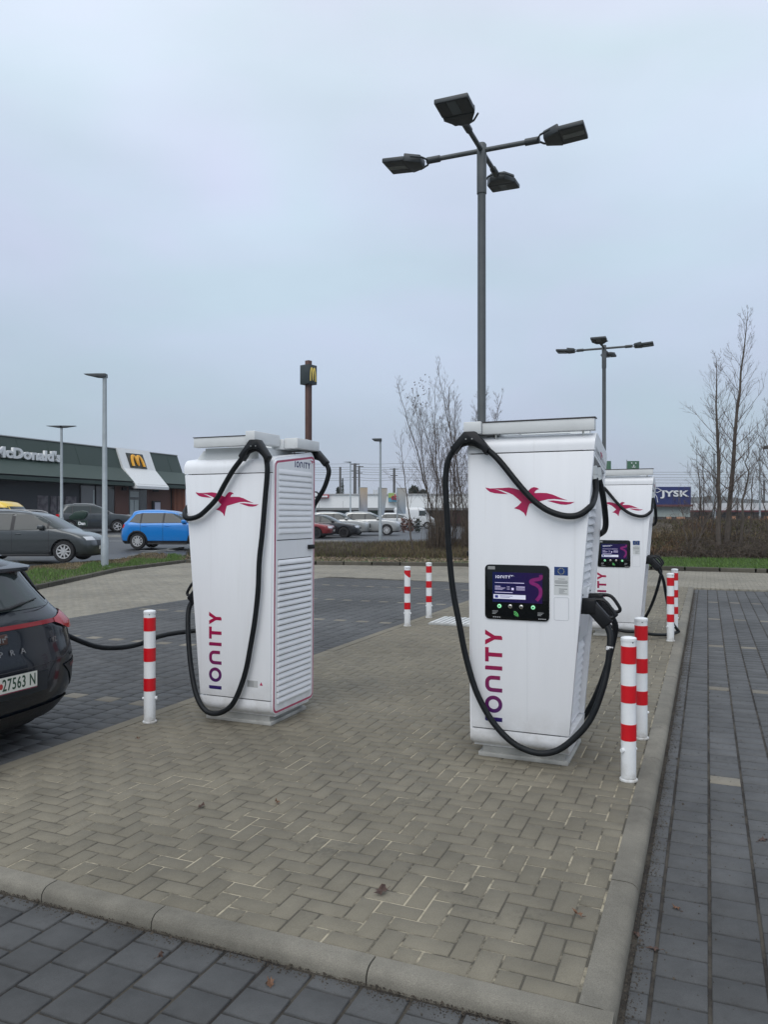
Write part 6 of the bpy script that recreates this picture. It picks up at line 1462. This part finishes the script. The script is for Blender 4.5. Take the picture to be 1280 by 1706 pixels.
for a_ in [(636, 1489, .040, 1, 'dark curled leaf lying in the middle of the beige paving', 0), (462, 1339, .026, 0, 'small reddish leaf on the beige paving left of centre', 0), (964, 1528, .022, 0, 'small brown leaf on the beige paving near the side kerb', 0),
           (1128, 1518, .022, 0, 'brown leaf on the dark paving right of the side kerb', -.06), (1272, 1403, .035, 1, 'dark leaf on the dark paving at the frame edge', -.06), (1090, 1585, .026, 1, 'black twig-like leaf in the gutter beside the side kerb', -.06),
           (1062, 1562, .022, 1, 'small dark leaf against the foot of the side kerb', -.06), (376, 1571, .026, 2, 'pale tan leaf against the foot of the front kerb', -.06), (345, 1566, .022, 1, 'brown leaf beside the pale one at the front kerb', -.06),
           (62, 1500, .016, 2, 'tiny pale leaf on the dark paving at the front kerb', -.06), (266, 1598, .016, 1, 'tiny black leaf on the dark foreground paving', -.06), (450, 1644, .026, 0, 'brown leaf on a joint of the dark foreground paving', -.06), (335, 1346, .030, 1, 'thin dark twig leaf on the beige paving', 0), (230, 1233, .016, 0, 'small reddish leaf near the foot of the bay side bollard', 0)]: leaf(*a_)
# loose dirt along the outer foot of the island kerbs
n = 9000
S = rng.uniform(2.4, 19, n); T_ = .286 - np.abs(rng.normal(0, .04, n)); S2 = 2.648 - np.abs(rng.normal(0, .035, 3500)); T2 = rng.uniform(.25, 4.8, 3500)
S = np.concatenate([S, S2, rng.uniform(2.2, 9, 2500)]); T_ = np.concatenate([T_, T2, rng.uniform(-1.5, .2, 2500)])
X = SU * S - CU * T_; Y = CU * S + SU * T_; r_ = rng.uniform(.0012, .005, len(S)); r_[rng.random(len(S)) < .03] *= 2.2
V = np.zeros((len(S), 4, 3), np.float32)
for k, (dx, dy, dz) in enumerate(((1, 0, 0), (-.5, .87, 0), (-.5, -.87, 0), (0, 0, 1.0))):
    V[:, k] = np.stack([X + dx * r_, Y + dy * r_, np.full(len(S), dkz) + dz * r_], 1)
F = (np.array([(0, 1, 3), (1, 2, 3), (2, 0, 3)])[None] + (np.arange(len(S)) * 4)[:, None, None]).reshape(-1, 3)
tag(link(bpy.data.objects.new('grit', np_mesh('grit', V.reshape(-1, 3), F, mat('grit', (.045, .037, .028), .95, isl=.6)))), 'dark grit and crumbs gathered along the foot of the kerbs', kind='stuff')

# ------------------------------------------------------------------ damp air
hz = MB(); hz.box(-620, 620, -30, 720, -1.4, 19)
hm_ = bpy.data.materials.new('damp_air'); hm_.use_nodes = True; hn = hm_.node_tree; hn.nodes.clear()
ho = hn.nodes.new('ShaderNodeOutputMaterial'); pv = hn.nodes.new('ShaderNodeVolumePrincipled')
pv.inputs['Color'].default_value = (.9, .94, 1, 1); pv.inputs['Density'].default_value = .00030
hn.links.new(pv.outputs[0], ho.inputs['Volume'])
tag(hz.build('haze', hm_, smooth=False), 'thin damp haze over the car park', kind='stuff')
